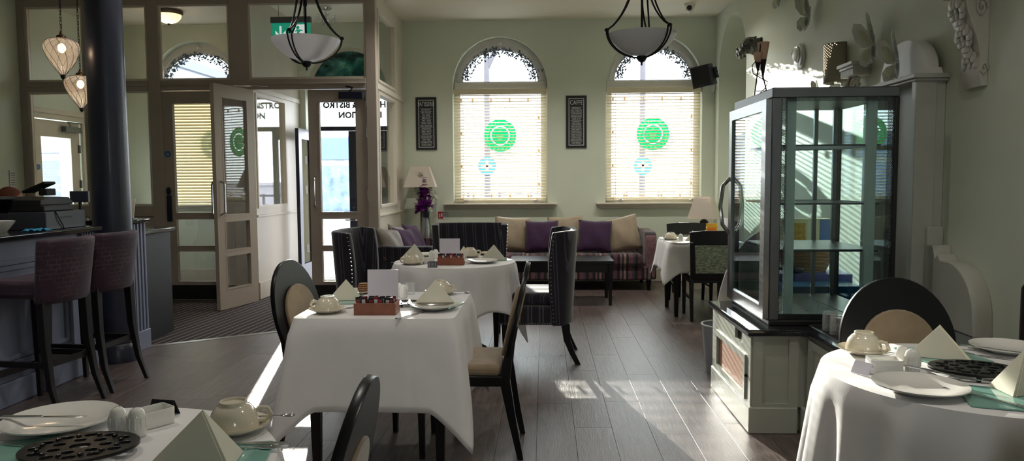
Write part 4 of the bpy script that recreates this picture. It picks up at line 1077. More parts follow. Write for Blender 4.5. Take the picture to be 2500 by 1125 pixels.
# ---- radiator on the right
rad = thing('radiator', 'dark bronze column radiator on the wall at the right frame edge', 'radiator', (0, 0, 0))
M_bronze = mat('bronze_metal', '3a3033', 0.3, 0.7, var=0.1)
y_ = 3.55
for k in range(14):
    yy = 3.34 - k * 0.06
    MB().tube([(XR - 0.12, yy, 0.12), (XR - 0.12, yy, 0.885), (XR - 0.105, yy, 0.91), (XR - 0.08, yy, 0.91), (XR - 0.065, yy, 0.885), (XR - 0.065, yy, 0.12)], 0.021, 10).build('column', M_bronze, rad)
MB().tube([(XR - 0.092, 3.36, 0.14), (XR - 0.092, 2.54, 0.14)], 0.024, 10).tube([(XR - 0.092, 3.36, 0.875), (XR - 0.092, 2.54, 0.875)], 0.022, 10).build('header', M_bronze, rad)
for yb_ in (3.2, 2.7): MB().box(XR - 0.07, XR - 0.001, yb_, yb_ + 0.04, 0.5, 0.56).build('bracket', M_bronze, rad)

# ================================================================== WALL ORNAMENTS (right wall)
def on_wall(px, py): return atx(px, py, XR)
M_mirror = mat('bevelled_mirror', 'd4d7d4', 0.22, 0.55, var=0.02)
def butterfly(label, px, py, s, yaw, roll, open_, m=None):
    p = on_wall(px, py)
    t = thing('butterfly_ornament', label, 'ornament', (XR - 0.02, p.y, p.z), 0, 'metal butterflies on the right wall')
    t.rotation_euler = (roll, 0, yaw)
    up = [(0.0, 0.0), (0.06, 0.16), (0.15, 0.30), (0.235, 0.33), (0.26, 0.25), (0.23, 0.12), (0.15, 0.02), (0.06, -0.01)]
    dn = [(0.0, 0.0), (0.07, -0.01), (0.15, -0.02), (0.20, -0.08), (0.19, -0.17), (0.13, -0.22), (0.06, -0.17), (0.01, -0.08)]
    for sg in (1, -1):
        A = Mx((0, 0, 0), (0, 0, sg * open_))
        B = Matrix(((0, 0, -1, 0), (sg, 0, 0, 0), (0, 1, 0, 0), (0, 0, 0, 1)))
        for nm, pts in (('upper_wing', up), ('lower_wing', dn)):
            MB().plate([(u * s, v * s) for u, v in pts], (), 0.006, A @ B, bev=0.0015).build(nm, m or M_mirror, t)
            MB().plate([(u * s * 0.62 + 0.035 * s, v * s * 0.66 + (0.02 if nm[0] == 'u' else -0.015) * s) for u, v in pts], (), 0.009, A @ B).build('wing_inset', mat('ribbed_inset', 'c9cfb4', 0.35, 0.1), t)
    MB().tube([(-0.012, 0, -0.13 * s), (-0.016, 0, 0), (-0.012, 0, 0.13 * s)], [0.006, 0.012, 0.008], 8).build('body', M_steel, t)
    return t
butterfly('silver butterfly ornament, uppermost, cut by the top frame edge', 1912, -6, 0.45, 0, 0.1, R_(38))
butterfly('silver butterfly ornament high on the wall above the round clock', 1985, 38, 0.58, 0, 0.15, R_(48))
butterfly('silver butterfly ornament between the perforated lamp and the corbel', 2146, 112, 0.6, 0, -0.18, R_(42))
butterfly('tiny silver butterfly ornament just above the fridge top', 2006, 226, 0.3, 0, 0.1, R_(40))
# grey butterfly standing on the dresser cornice in front of the pediment
bf = butterfly('grey butterfly ornament in front of the arched dresser pediment', 2160, 160, 0.52, 0, -0.15, R_(40))
bf.location = (2.12, 4.55, 2.06)

# clock
p = on_wall(1957, 138)
ck = thing('wall_clock', 'small round silver wall clock with a swirl on the sunlit wall', 'clock', (XR, p.y, p.z))
A = Mx((0, 0, 0), (0, R_(-90), 0))
MB().lathe([(0, 0), (0.105, 0.0), (0.11, 0.02), (0.10, 0.035), (0.085, 0.04), (0, 0.04)], 32, M=A).build('case', M_mirror, ck)
MB().lathe([(0.055, 0.04), (0.06, 0.055), (0.05, 0.06), (0, 0.06)], 24, (0.02, 0.015, 0), M=A).build('face', M_white, ck)
MB().tube([(-0.05, 0.10 * math.cos(a) * (1 - k / 40), 0.10 * math.sin(a) * (1 - k / 40)) for k, a in enumerate([0.3 + k * 0.2 for k in range(22)])], 0.009, 6).build('swirl', M_mirror, ck)

# perforated sconce
p = on_wall(2022, 160)
scn = thing('wall_sconce', 'taupe half round wall lamp with pierced holes', 'lamp', (XR, 5.74, -0.03), 0, None)
M_scn = mat('taupe_ceramic', '8d8672', 0.5, var=0.04)
def half(u, v):
    a = PI / 2 + u * PI
    return (-0.02 + 0.115 * math.cos(a), 0.115 * math.sin(a), 2.12 + 0.29 * v)
MB().grid(half, 24, 6).build('shade', M_scn, scn, solid=0.006, smooth=60)
mb = MB()
for j in range(22):
    wv_ = 1.0 - j / 26
    for k in range(7):
        u = 0.5 + (k - 3 + (j % 2) * 0.5) * 0.075 * (0.45 + 0.75 * wv_)
        if abs(k - 3) > 3.2 * wv_: continue
        q_ = half(u, 0.97 - j * 0.036); a = PI / 2 + u * PI
        mb.lathe([(0, 0), (0.0042, 0), (0, 0.001)], 6, M=Mx((q_[0] + 0.004 * math.cos(a), q_[1] + 0.004 * math.sin(a), q_[2]), (0, R_(90), a)))
mb.build('pierced_holes', mat('warm_hole_glow', 'ffe9c4', 0.5, emit=0.9), scn)
MB().box(-0.02, 0.0, -0.06, 0.06, 2.13, 2.40).build('back_plate', M_scn, scn, bevel=0.004)
# plaster bracket
p = on_wall(2092, 165)
pb = thing('plaster_bracket', 'small pale plaster bracket with ribbed cornice above the fridge', 'bracket', (XR, 5.45, 0))
pb.location = (XR, 5.36, -0.02); pb.scale = (0.72, 0.72, 1.0)
mb = MB().box(-0.20, 0, -0.18, 0.18, 2.175, 2.20).box(-0.18, 0, -0.165, 0.165, 2.155, 2.175).box(-0.165, 0, -0.15, 0.15, 2.105, 2.155)
mb.build('shelf', M_plaster, pb, bevel=0.004)
mb = MB()
for k in range(13): mb.box(-0.172, -0.165, -0.145 + k * 0.023, -0.133 + k * 0.023, 2.108, 2.15)
mb.build('dentils', M_white, pb)['kind'] = 'stuff'
mb = MB()
for s in (-0.07, 0.07):
    mb.tube([(-0.10, s, 2.09), (-0.14, s * 0.9, 2.05), (-0.10, s * 0.6, 2.02), (-0.07, s, 2.05), (-0.10, s * 0.8, 2.07)], [0.025, 0.024, 0.02, 0.016, 0.01], 8)
for k in range(7):
    mb.tube([(-0.09, (k - 3) * 0.026, 2.10), (-0.13 + abs(k - 3) * 0.01, (k - 3) * 0.026, 2.02), (-0.04, (k - 3) * 0.012, 1.93)], [0.02, 0.017, 0.008], 6)
mb.build('acanthus', M_plaster, pb)
# big corbel
cb_ = thing('corbel', 'large plaster corbel with acanthus leaves high at the right', 'corbel', (XR, 3.98, 0)); cb_.scale = (0.55, 1.0, 1.0)
side = [(0, 1.84), (0.055, 1.84), (0.075, 1.90), (0.085, 1.97), (0.075, 2.0), (0.10, 2.06), (0.15, 2.14), (0.205, 2.22), (0.22, 2.27), (0.215, 2.315), (0, 2.315)]
mb = MB().plate([(-u, v) for u, v in side], (), 0.17, XZ(-0.085), bev=0.008)
mb.build('body', M_plaster, cb_)
mb = MB().box(-0.25, 0, -0.13, 0.13, 2.335, 2.375).box(-0.235, 0, -0.115, 0.115, 2.31, 2.335)
mb.build('top_shelf', M_plaster, cb_, bevel=0.012, seg=3)
mb = MB()
for sy in (-0.088, 0.088):
    mb.tube([(-0.085 + 0.055 * (1 - k / 26) * math.cos(k * 0.42), sy, 2.235 + 0.055 * (1 - k / 26) * math.sin(k * 0.42)) for k in range(24)], 0.012, 6)
    mb.tube([(-0.045 + 0.035 * (1 - k / 22) * math.cos(k * 0.45), sy, 1.925 + 0.035 * (1 - k / 22) * math.sin(k * 0.45)) for k in range(19)], 0.009, 6)
mb.build('scrolls', M_plaster, cb_)['kind'] = 'stuff'
mb = MB()
for k in range(12):
    z_ = 2.27 - k * 0.028; dep = 0.235 - (2.27 - z_) * 0.52
    for s in (-1, 1):
        mb.ball((-dep - 0.004, s * (0.03 + 0.022 * math.sin(k * 1.3)), z_), 0.026, 7, 5, sc=(0.7, 1.2, 1.25))
    mb.ball((-dep - 0.012, 0, z_), 0.02, 7, 5, sc=(0.7, 0.6, 1.5))
for s in (-0.1, -0.05, 0, 0.05, 0.1): mb.ball((-0.245, s, 2.325), 0.016, 7, 5)
mb.build('acanthus_leaf', M_plaster, cb_)

# bulldog head and the cone lamp below it
p = on_wall(1846, 95)
p = on_wall(1856, 118)
bd = thing('bulldog_head', 'dark metallic bulldog head mounted near the arched niche', 'ornament', (XR, p.y, p.z)); bd.scale = (0.62, 0.62, 0.62)
M_dog = mat('dark_pewter', '55554f', 0.3, 0.75, var=0.4, scale=30)
mb = MB()
mb.ball((-0.17, 0, 0.05), 0.15, 18, 12, sc=(1.0, 0.95, 0.95))
mb.ball((-0.31, 0.03, -0.03), 0.10, 14, 10, sc=(0.75, 1.2, 0.85))
for s in (-1, 1):
    mb.ball((-0.33, s * 0.07, -0.075), 0.075, 12, 8, sc=(0.75, 0.8, 1.1))
    mb.ball((-0.28, s * 0.075, 0.075), 0.045, 10, 8)
    mb.add([(-0.10, s * 0.09, 0.15), (-0.19, s * 0.15, 0.16), (-0.15, s * 0.19, 0.06), (-0.08, s * 0.12, 0.20)], [(0, 1, 2), (0, 3, 1), (1, 3, 2), (0, 2, 3)])
mb.ball((-0.385, 0, 0.0), 0.03, 10, 8, sc=(0.8, 1.3, 0.8))
mb.ball((-0.30, 0, -0.135), 0.07, 12, 8, sc=(0.9, 1.1, 0.6))
mb.lathe([(0.15, 0.0), (0.14, 0.10), (0.11, 0.15)], 18, M=Mx((-0.02, 0, 0.03), (0, R_(-90), 0)))
dogo = mb.build('head', M_dog, bd, smooth=70)
rm = dogo.modifiers.new('Remesh', 'REMESH'); rm.mode = 'VOXEL'; rm.voxel_size = 0.012; rm.use_smooth_shade = True
MB().plate(rrect(-0.13, 0.13, -0.15, 0.17, 0.04), (), 0.02, YZ(-0.0201)).build('wall_plate', M_blackp, bd)

cl_ = thing('cone_lamp', 'metal stand lamp with two paper cone shades on top of the sunlit sideboard end', 'lamp', (0, 0, 0))
B0 = Vector((1.47, 4.60, FZ1)); 
q1 = aty(1858, 205, 4.60); 
x0 = q1.x
mb = MB()
zc_ = aty(1850, 135, 4.6).z
mb.tube([(x0 - 0.04, 4.60, FZ1 + 0.004), (x0 - 0.015, 4.60, FZ1 + 0.22), (x0 - 0.005, 4.6, FZ1 + 0.36)], 0.004, 6)
mb.tube([(x0 + 0.05, 4.62, FZ1 + 0.004), (x0 + 0.0, 4.61, FZ1 + 0.19)], 0.004, 6)
mb.tube([(x0 - 0.04, 4.57, FZ1 + 0.004), (x0 + 0.02, 4.58, FZ1 + 0.06), (x0 + 0.04, 4.6, FZ1 + 0.10), (x0 - 0.05, 4.6, FZ1 + 0.15), (x0 - 0.055, 4.6, FZ1 + 0.20), (x0 - 0.02, 4.6, FZ1 + 0.24)], 0.003, 6)
mb.tube([(x0 - 0.03, 4.6, FZ1 + 0.045), (x0 + 0.05, 4.6, FZ1 + 0.045)], 0.003, 6)
mb.build('wire_stand', M_iron, cl_)
def cone(px, py, tip, r, h, lo):
    mb = MB().lathe([(0.002, 0), (r * 0.55, h * 0.55)], 20, tip); mb.build('cone_lower', mat('cone_brown', '2b1a16', 0.6, trans=0.2), cl_, smooth=60)
    mb = MB().lathe([(r * 0.55, h * 0.55), (r, h)], 20, tip); mb.build('cone_upper', mat('cone_cream', 'e8cdb4', 0.6, trans=0.5), cl_, smooth=60)
cone(0, 0, (x0 - 0.018, 4.61, FZ1 + 0.15), 0.030, 0.125, 0)
cone(0, 0, (x0 + 0.016, 4.62, FZ1 + 0.11), 0.036, 0.23, 0)
MB().box(x0 + 0.025, x0 + 0.07, 4.60, 4.64, FZ1 + 0.0, FZ1 + 0.05).build('plug', M_blackp, cl_)

# ================================================================== LAMPS
def light_point(name, loc, energy, color, r=0.04, parent=None):
    l = bpy.data.lights.new(name, 'POINT'); l.energy = energy; l.color = color; l.shadow_soft_size = r
    o = bpy.data.objects.new(name, l); COL.objects.link(o); o.location = loc
    if parent is not None: o.parent = parent
    return o
def bowl_pendant(label, c, rot):
    t = thing('bowl_pendant', label, 'lamp', c, 0, 'frosted bowl pendants')
    R = 0.228
    prof = [(0.0, -0.135), (0.06, -0.13), (0.12, -0.11), (0.17, -0.075), (0.205, -0.038), (0.225, -0.006), (R, 0.006), (0.221, 0.006), (0.2, -0.032), (0.165, -0.069), (0.117, -0.102), (0.06, -0.122), (0, -0.127)]
    MB().lathe(prof, 48).build('bowl', M_frost, t, smooth=80)
    hubz = 0.62
    for k in range(3):
        a = R_(rot + 120 * k); ca, sa = math.cos(a), math.sin(a)
        mb = MB()
        for off in (-0.018, 0.018):
            pts = []
            for j in range(13):
                u = j / 12; rr = 0.03 + 0.205 * u ** 2.3; zz = hubz - (hubz - 0.03) * (1 - (1 - u) ** 1.25)
                o_ = off * (1 - abs(2 * u - 1) ** 3)
                pts.append((rr * ca - o_ * sa, rr * sa + o_ * ca, zz))
            mb.tube(pts, 0.0058, 8)
        mb.build('arm', M_iron, t)
        mb = MB()
        for off in (-0.016, 0.016):
            pts = []
            for j in range(11):
                u = j / 10; th = u * PI / 2
                rr = 0.236 * math.cos(th) + 0.02 * u; zz = 0.022 - 0.172 * math.sin(th) ** 1.15
                o_ = off * (1 - u) ** 0.7
                pts.append((rr * ca - o_ * sa, rr * sa + o_ * ca, zz))
            mb.tube(pts, 0.0055, 8)
        mb.ball((0.238 * ca, 0.238 * sa, 0.028), 0.016, 10, 6, sc=(1, 1, 0.8))
        mb.build('cradle_strap', M_iron, t)
    MB().lathe([(0, -0.20), (0.006, -0.198), (0.006, -0.18), (0.022, -0.172), (0.034, -0.155), (0.036, -0.142), (0.03, -0.138), (0, -0.138)], 14).build('finial', M_iron, t)
    MB().lathe([(0.008, 0.0), (0.008, ZC - c[2])], 10).lathe([(0.013, 0.23), (0.013, 0.29)], 10).lathe([(0.02, hubz - 0.03), (0.035, hubz), (0.02, hubz + 0.03)], 14).build('stem', M_iron, t)
    MB().lathe([(0.065, ZC - c[2] - 0.03), (0.07, ZC - c[2])], 20).build('ceiling_rose', M_iron, t)
    return t
pA = aty(747, 92, 5.0); pB = aty(1567, 78, 5.0)
bowl_pendant('frosted glass bowl pendant with black iron arms in front of the green exit sign', (pA.x, pA.y, pA.z - 0.02), 262)
bowl_pendant('frosted glass bowl pendant with black iron arms in front of the right arched window', (pB.x, pB.y, pB.z - 0.02), 190)

# twisted blown glass pendants
tt = NT('blown_glass'); tt.b.inputs['Base Color'].default_value = (0.85, 0.83, 0.84, 1); tt.b.inputs['Roughness'].default_value = 0.08
tr_ = tt.node('ShaderNodeBsdfTransparent'); mx_ = tt.node('ShaderNodeMixShader')
tt.link(tt.math('ADD', tt.math('MULTIPLY', tt.noise(tt.coord(), 14.0, 2), 0.25), 0.12), mx_.inputs[0]); tt.link(tr_.outputs[0], mx_.inputs[1]); tt.link(tt.b.outputs[0], mx_.inputs[2]); tt.link(mx_.outputs[0], tt.out.inputs[0])
M_blown = tt.m
def drop_pendant(label, c, s, rose):
    t = thing('glass_drop_pendant', label, 'lamp', c, 0, 'swirled glass drop pendants over the bar')
    prof = [(0.028, 0.10), (0.075, 0.092), (0.108, 0.07), (0.118, 0.035), (0.108, -0.01), (0.085, -0.06), (0.052, -0.11), (0.022, -0.15), (0.008, -0.172)]
    MB().lathe([(r * s, z * s) for r, z in prof], 36).build('glass_drop', M_blown, t, smooth=80)
    for k in range(12):
        pts = []
        for j in range(17):
            u = j / 16 * (len(prof) - 1); i = min(int(u), len(prof) - 2); f = u - i
            r = (prof[i][0] * (1 - f) + prof[i + 1][0] * f + 0.0015) * s; z = (prof[i][1] * (1 - f) + prof[i + 1][1] * f) * s
            a = 2 * PI * k / 12 + 1.5 * j / 16
            pts.append((r * math.cos(a), r * math.sin(a), z))
        MB().tube(pts, 0.0016 * s, 5).build('swirl_rib', M_iron, t)
    MB().lathe([(0, -0.195 * s), (0.014 * s, -0.18 * s), (0.016 * s, -0.158 * s), (0, -0.155 * s)], 10).build('tip', M_iron, t)
    MB().lathe([(0.034 * s, 0.098 * s), (0.03 * s, 0.115 * s), (0.012 * s, 0.125 * s), (0.006 * s, 0.15 * s)], 14).build('cap', mat('old_brass', '5a4632', 0.4, 0.8), t)
    MB().ball((0, 0, 0.03 * s), 0.026 * s, 10, 8, sc=(1, 1, 1.3)).build('bulb', mat('warm_bulb', 'ffd2a0', 0.4, emit=3.0), t)
    mb = MB(); top = ZC - c[2]; z = 0.15 * s; k = 0
    while z < top - 0.02:
        M = Mx((0, 0, z + 0.012), (0, 0, (k % 2) * PI / 2))
        mb.tube([(0.006 * math.cos(a * PI / 4), 0, 0.015 * math.sin(a * PI / 4)) for a in range(9)], 0.0017, 4, M, caps=False)
        z += 0.024; k += 1
    mb.tube([(0.004, 0.004, 0.15 * s), (0.004, 0.004, top)], 0.002, 4)
    mb.build('chain', M_iron, t)
    MB().lathe([(0.05, top - 0.02), (0.055, top)], 16).build('ceiling_rose', M_iron, t)
    light_point('bulb_glow', (0, 0, 0.03 * s), 5, (1.0, 0.7, 0.42), 0.03, t)
    return t
p = aty(151, 128, 5.3); drop_pendant('swirled clear glass drop pendant, left and higher of the two', tuple(p), 1.02, 0)
p = aty(197, 215, 5.95); drop_pendant('swirled amber lit glass drop pendant partly behind the round column', tuple(p), 1.02, 0)

# recessed ceiling spots over the dining room (mirrored in the upper panes; three by the windows added to brighten the back wall)
M_spot = mat('spot_lens', 'fff4e0', 0.4, emit=5.0)
for i, (x_, y_) in enumerate(((-2.4, 3.0), (-0.4, 3.0), (1.3, 2.0), (-2.4, 5.6), (-1.1, 8.0), (0.35, 8.0), (1.25, 8.0))):
    t = thing('ceiling_spot', 'recessed round ceiling spot light over the dining tables, three by the windows added as fill', 'lamp', (x_, y_, ZC), 0, 'recessed ceiling spots')
    MB().lathe([(0.045, -0.001), (0.055, -0.006), (0.058, 0.0)], 20).build('trim_ring', M_white, t)
    MB().lathe([(0, -0.002), (0.044, -0.002)], 20).build('lens', M_spot, t)
    l = bpy.data.lights.new('spot_beam', 'SPOT'); l.energy = 42 if y_ > 7 else 30; l.color = (1.0, 0.94, 0.86); l.spot_size = R_(140); l.spot_blend = 0.8; l.shadow_soft_size = 0.05
    o = bpy.data.objects.new('spot_beam', l); COL.objects.link(o); o.parent = t; o.location = (0, 0, -0.02)

# lobby fittings
p = aty(411, 25, 9.1)
t = thing('flush_ceiling_light', 'alabaster dome ceiling light with bronze rim in the lobby', 'lamp', (p.x, 9.1, ZC))
MB().lathe([(0.165, 0.0), (0.172, -0.03), (0.155, -0.055), (0.145, -0.055), (0.145, 0)], 36).build('rim', mat('bronze_rim', '5c564e', 0.35, 0.8), t)
MB().lathe([(0.15, -0.05), (0.14, -0.09), (0.105, -0.13), (0.05, -0.155), (0, -0.16)], 36).build('dome', mat('alabaster', 'd8c9b4', 0.4, trans=0.4, var=0.15, scale=14), t, smooth=80)
MB().lathe([(0, -0.185), (0.012, -0.175), (0.018, -0.16), (0, -0.155)], 12).build('finial', M_iron, t)
light_point('dome_glow', (-0.05, 0, -0.07), 6, (1.0, 0.75, 0.45), 0.05, t)
p = aty(795, 40, 9.0)
t = thing('crystal_ceiling_light', 'small chrome and crystal ceiling light in the entrance lobby', 'lamp', (p.x, 9.0, ZC))
MB().lathe([(0.07, 0), (0.075, -0.03), (0.06, -0.045), (0, -0.045)], 24).lathe([(0.012, -0.045), (0.012, -0.16)], 10).build('ceiling_rose', M_chrome, t)
mb = MB(); mc = MB()
for k in range(6):
    a = k * PI / 3
    mb.tube([(0, 0, -0.15), (0.05 * math.cos(a), 0.05 * math.sin(a), -0.19), (0.12 * math.cos(a), 0.12 * math.sin(a), -0.13)], 0.004, 6)
    mc.lathe([(0, -0.11), (0.022, -0.12), (0.022, -0.20), (0, -0.205)], 8, (0.12 * math.cos(a), 0.12 * math.sin(a), 0))
    mc.lathe([(0, -0.2), (0.012, -0.22), (0, -0.26)], 6, (0.07 * math.cos(a + .5), 0.07 * math.sin(a + .5), 0))
mb.build('arms', M_chrome, t); mc.build('crystals', M_tumbler, t)
# exit sign
p0 = aty(664, 58, 8.75); p1 = aty(745, 97, 8.75)
t = thing('exit_sign', 'green hanging exit sign with white arrow and running figure', 'sign', (p0.x, 8.75, p1.z))
W_, H_ = 0.46, p0.z - p1.z
MB().box(-0.01, W_ + 0.01, -0.03, 0.03, H_ + 0.005, H_ + 0.075).build('housing', M_dsteel, t, bevel=0.006)
MB().box(0, W_, -0.006, 0.006, 0, H_ + 0.005).build('panel', mat('exit_green', '0b8f72', 0.4, emit=0.35), t)
mb = MB().box(0.09, 0.115, -0.008, -0.006, 0.07, H_ - 0.03)
mb.plate([(0.1025, 0.015), (0.165, 0.075), (0.165, 0.11), (0.1025, 0.05), (0.04, 0.11), (0.04, 0.075)], (), 0.002, XZ(-0.008))
mb.plate(rect(0.26, 0.40, 0.02, H_ - 0.015), [arc(0.31, H_ - 0.05, 0.02, 0.02, 0, 345, 12), [(0.275, 0.03), (0.30, 0.03), (0.315, 0.065), (0.335, 0.045), (0.345, 0.022), (0.362, 0.022), (0.35, 0.06), (0.325, 0.085), (0.345, 0.105), (0.37, 0.10), (0.37, 0.112), (0.335, 0.12), (0.30, 0.125), (0.275, 0.10), (0.285, 0.09), (0.305, 0.105), (0.295, 0.07)]], 0.002, XZ(-0.008))
mb.build('pictogram', mat('sign_white', 'f0f4f2', 0.5, emit=0.3), t)
MB().tube([(0.08, 0, H_ + 0.075), (0.08, 0, ZC - p1.z)], 0.003, 5).tube([(0.38, 0, H_ + 0.075), (0.38, 0, ZC - p1.z)], 0.003, 5).build('suspension_wire', M_iron, t)

# table / floor lamps by the window wall
def shade(t, z0, z1, w0, w1, m):
    vs = []
    for z, w_ in ((z0, w0), (z1, w1)): vs += [(-w_, -w_, z), (w_, -w_, z), (w_, w_, z), (-w_, w_, z)]
    MB().add(vs, [(0, 1, 5, 4), (1, 2, 6, 5), (2, 3, 7, 6), (3, 0, 4, 7)]).build('shade', m, t, solid=0.003, smooth=0)
c = aty(1027, 430, 9.62)
lm = thing('floor_lamp', 'floor lamp with square cream shade in the corner behind the flowers', 'lamp', (c.x, 9.62, 0), R_(4))
shade(lm, 1.285, 1.55, 0.205, 0.115, M_shade)
MB().lathe([(0.012, 0.03), (0.012, 1.42)], 12).lathe([(0.13, 0), (0.13, 0.02), (0.03, 0.04)], 24).build('stand', M_brownc, lm)
MB().tube([(-0.11, 0, 1.53), (0.11, 0, 1.53)], 0.003, 5).tube([(0, -0.11, 1.53), (0, 0.11, 1.53)], 0.003, 5).build('shade_carrier', M_iron, lm)
c = aty(1719, 506, 8.82)
lm = thing('table_lamp', 'table lamp with square cream shade on the side table in the right corner', 'lamp', (c.x, 8.82, 0.70), R_(-28))
shade(lm, 0.205, 0.46, 0.155, 0.087, M_shade)
MB().lathe([(0.075, 0), (0.07, 0.015), (0.02, 0.03), (0.015, 0.08), (0.045, 0.12), (0.05, 0.17), (0.012, 0.2), (0.01, 0.36)], 20).build('base', M_blackp, lm)
MB().tube([(-0.085, 0, 0.45), (0.085, 0, 0.45)], 0.003, 5).build('shade_carrier', M_iron, lm)

# ================================================================== WINDOW DRESSING
def blind(label, c, tilt, zb=1.085, gap=0.0405, ms=None):
    t = thing('venetian_blind', label, 'blind', (c, YB + 0.055, 0))
    MB().box(-0.625, 0.625, -0.035, 0.035, 2.52, 2.59).build('headrail', M_slat, t, bevel=0.004)
    slat = None; z = zb + 0.045; A = Mx((0, 0, 0), (tilt, 0, 0))
    while z < 2.51:
        if slat is None:
            o = MB().add([(-0.615, -0.024, 0), (0.615, -0.024, 0), (0.615, 0.0, 0.004), (-0.615, 0.0, 0.004), (0.615, 0.024, 0), (-0.615, 0.024, 0), (-0.615, -0.024, -0.0028), (0.615, -0.024, -0.0028), (0.615, 0.0, 0.0012), (-0.615, 0.0, 0.0012), (0.615, 0.024, -0.0028), (-0.615, 0.024, -0.0028)],
                         [(0, 1, 2, 3), (3, 2, 4, 5), (7, 6, 9, 8), (8, 9, 11, 10), (0, 6, 7, 1), (5, 4, 10, 11), (1, 7, 8, 2), (2, 8, 10, 4), (0, 3, 9, 6), (3, 5, 11, 9)]).build('slat', ms or M_slat, t, smooth=0); slat = o
        else:
            o = slat.copy(); COL.objects.link(o); o.parent = t
        o.location = (0, 0, z); o.rotation_euler = (tilt, 0, 0)
        z += gap
    MB().box(-0.615, 0.615, -0.024, 0.024, zb - 0.005, zb + 0.018).build('bottom_rail', M_slat, t, bevel=0.003)
    for x_ in (-0.5, 0.5):
        for y_ in (-0.027, 0.027): MB().box(x_ - 0.002, x_ + 0.002, y_ - 0.0006, y_ + 0.0006, zb, 2.53).build('ladder_cord', M_slat, t)
    return t
blind('open cream venetian blind in the left of the two dining room windows', WINX[0], R_(20))
blind('open cream venetian blind in the corner window beside the loudspeaker', WINX[1], R_(21))
blind('nearly closed cream venetian blind in the lobby window', WINX[2], R_(62), gap=0.041, ms=M_slatT)

M_garl = mat('frosted_fir', '6a7480', 0.8, var=0.4, scale=40)
def garland(label, c, seed):
    rg = random.Random(seed); mb = MB()
    t = thing('arch_garland', label, 'garland', (c, YB + 0.12, 0), 0, 'frosted garlands in the window arches')
    mt = MB().tube([(0.475 * math.cos(R_(a)), 0, 2.715 + 0.40 * math.sin(R_(a))) for a in range(2, 180, 8)], 0.006, 5); mt.build('wire', M_iron, t)
    for k in range(520):
        a = R_(rg.uniform(0, 180)); r = rg.uniform(-0.055, 0.035) - (0.02 if rg.random() < 0.3 else 0)
        x_, z_ = (0.47 + r) * math.cos(a), 2.715 + (0.395 + r) * math.sin(a)
        if z_ < 2.70: z_ = 2.70
        L = rg.uniform(0.02, 0.045); wd = L * 0.35
        M = Mx((x_, rg.uniform(-0.03, 0.03), z_), (rg.uniform(-1, 1), rg.uniform(-3, 3), rg.uniform(-1, 1)))
        mb.add([(0, 0, 0), (wd, 0.004, L * 0.5), (0, 0, L), (-wd, -0.004, L * 0.5)], [(0, 1, 2, 3)], M)
    o = mb.build('foliage', M_garl, t, smooth=0, fix=False); o['kind'] = 'stuff'
for i, (c, nm) in enumerate(zip(WINX, ('left dining room window', 'corner window', 'lobby window'))): garland('frosted leaf garland round the arch of the ' + nm, c, 20 + i)

# round green coffee stickers on the glass, lettering reads from the street
def sticker(label, c, z):
    t = thing('window_sticker', label, 'sticker', (c, YB + 0.188, z), 0, 'round green coffee stickers')
    R = 0.222
    circ = lambda r, n=40, a0=0: [(r * math.cos(2 * PI * k / n), r * math.sin(2 * PI * k / n)) for k in range(n)]
    MB().plate(circ(R), [circ(R * 0.60)], 0.0008, XZ(0)).build('outer_ring', M_green, t)
    MB().plate(circ(R * 0.53), (), 0.0008, XZ(0)).build('inner_disc', M_green, t)
    mb = MB(); rg = random.Random(3)
    for k, ch in enumerate('CAFE'):
        a = R_(270 - 27 + k * 18); a = PI - a      # mirrored
        M = Matrix(((-1, 0, 0, 0), (0, 0, 1, -0.0016), (0, 1, 0, 0), (0, 0, 0, 1))) @ Mx((0.80 * R * math.cos(R_(270 - 27 + k * 18)), 0.80 * R * math.sin(R_(270 - 27 + k * 18)), 0), (0, 0, R_(-27 + k * 18)))
        mb.text(ch, 0.075, 0.0003, M)
    for k in range(20):        # worn, unreadable upper lettering
        a = R_(-42 + k * 264 / 19); 
        M = Matrix(((-1, 0, 0, 0), (0, 0, 1, -0.0016), (0, 1, 0, 0), (0, 0, 0, 1))) @ Mx((0.80 * R * math.cos(a), 0.80 * R * math.sin(a), 0), (0, 0, a + rg.choice((0, 0.4, -0.4, 1.5))))
        mb.box(-0.022, 0.022, -0.006, 0.006, -0.0003, 0.0003, M)
    # cup and star
    cup = [(-0.055, 0.02), (0.05, 0.02), (0.043, -0.03), (0.02, -0.055), (-0.025, -0.055), (-0.048, -0.03)]
    mb.plate(cup, (), 0.0006, XZ(-0.0016)).plate([(-0.085, -0.062), (0.08, -0.062), (0.06, -0.074), (-0.065, -0.074)], (), 0.0006, XZ(-0.0016))
    mb.plate(arc(-0.06, -0.01, 0.03, 0.025, 60, 300, 8) + arc(-0.06, -0.01, 0.018, 0.014, 300, 60, 8), (), 0.0006, XZ(-0.0016))
    st = [((0.024 if k % 2 == 0 else 0.010) * math.sin(k * PI / 5), 0.062 + (0.024 if k % 2 == 0 else 0.010) * math.cos(k * PI / 5)) for k in range(10)]
    mb.plate(st, (), 0.0006, XZ(-0.0016))
    wm_ = mb.build('white_marks', mat('sticker_white', 'f2f6f4', 0.6, trans=0.75), t); wm_['kind'] = 'stuff'
    return t
for c, px, py, nm in ((WINX[0], 1221, 331, 'left dining room window'), (WINX[1], 1594, 327, 'corner window')):
    q = aty(px, py, YB + 0.19); sticker('round green coffee sticker on the pane of the ' + nm, q.x, q.z)
q = aty(583, 345, YB + 0.19); sticker('round green coffee sticker on the lobby window pane', WINX[2] + 0.2, q.z)

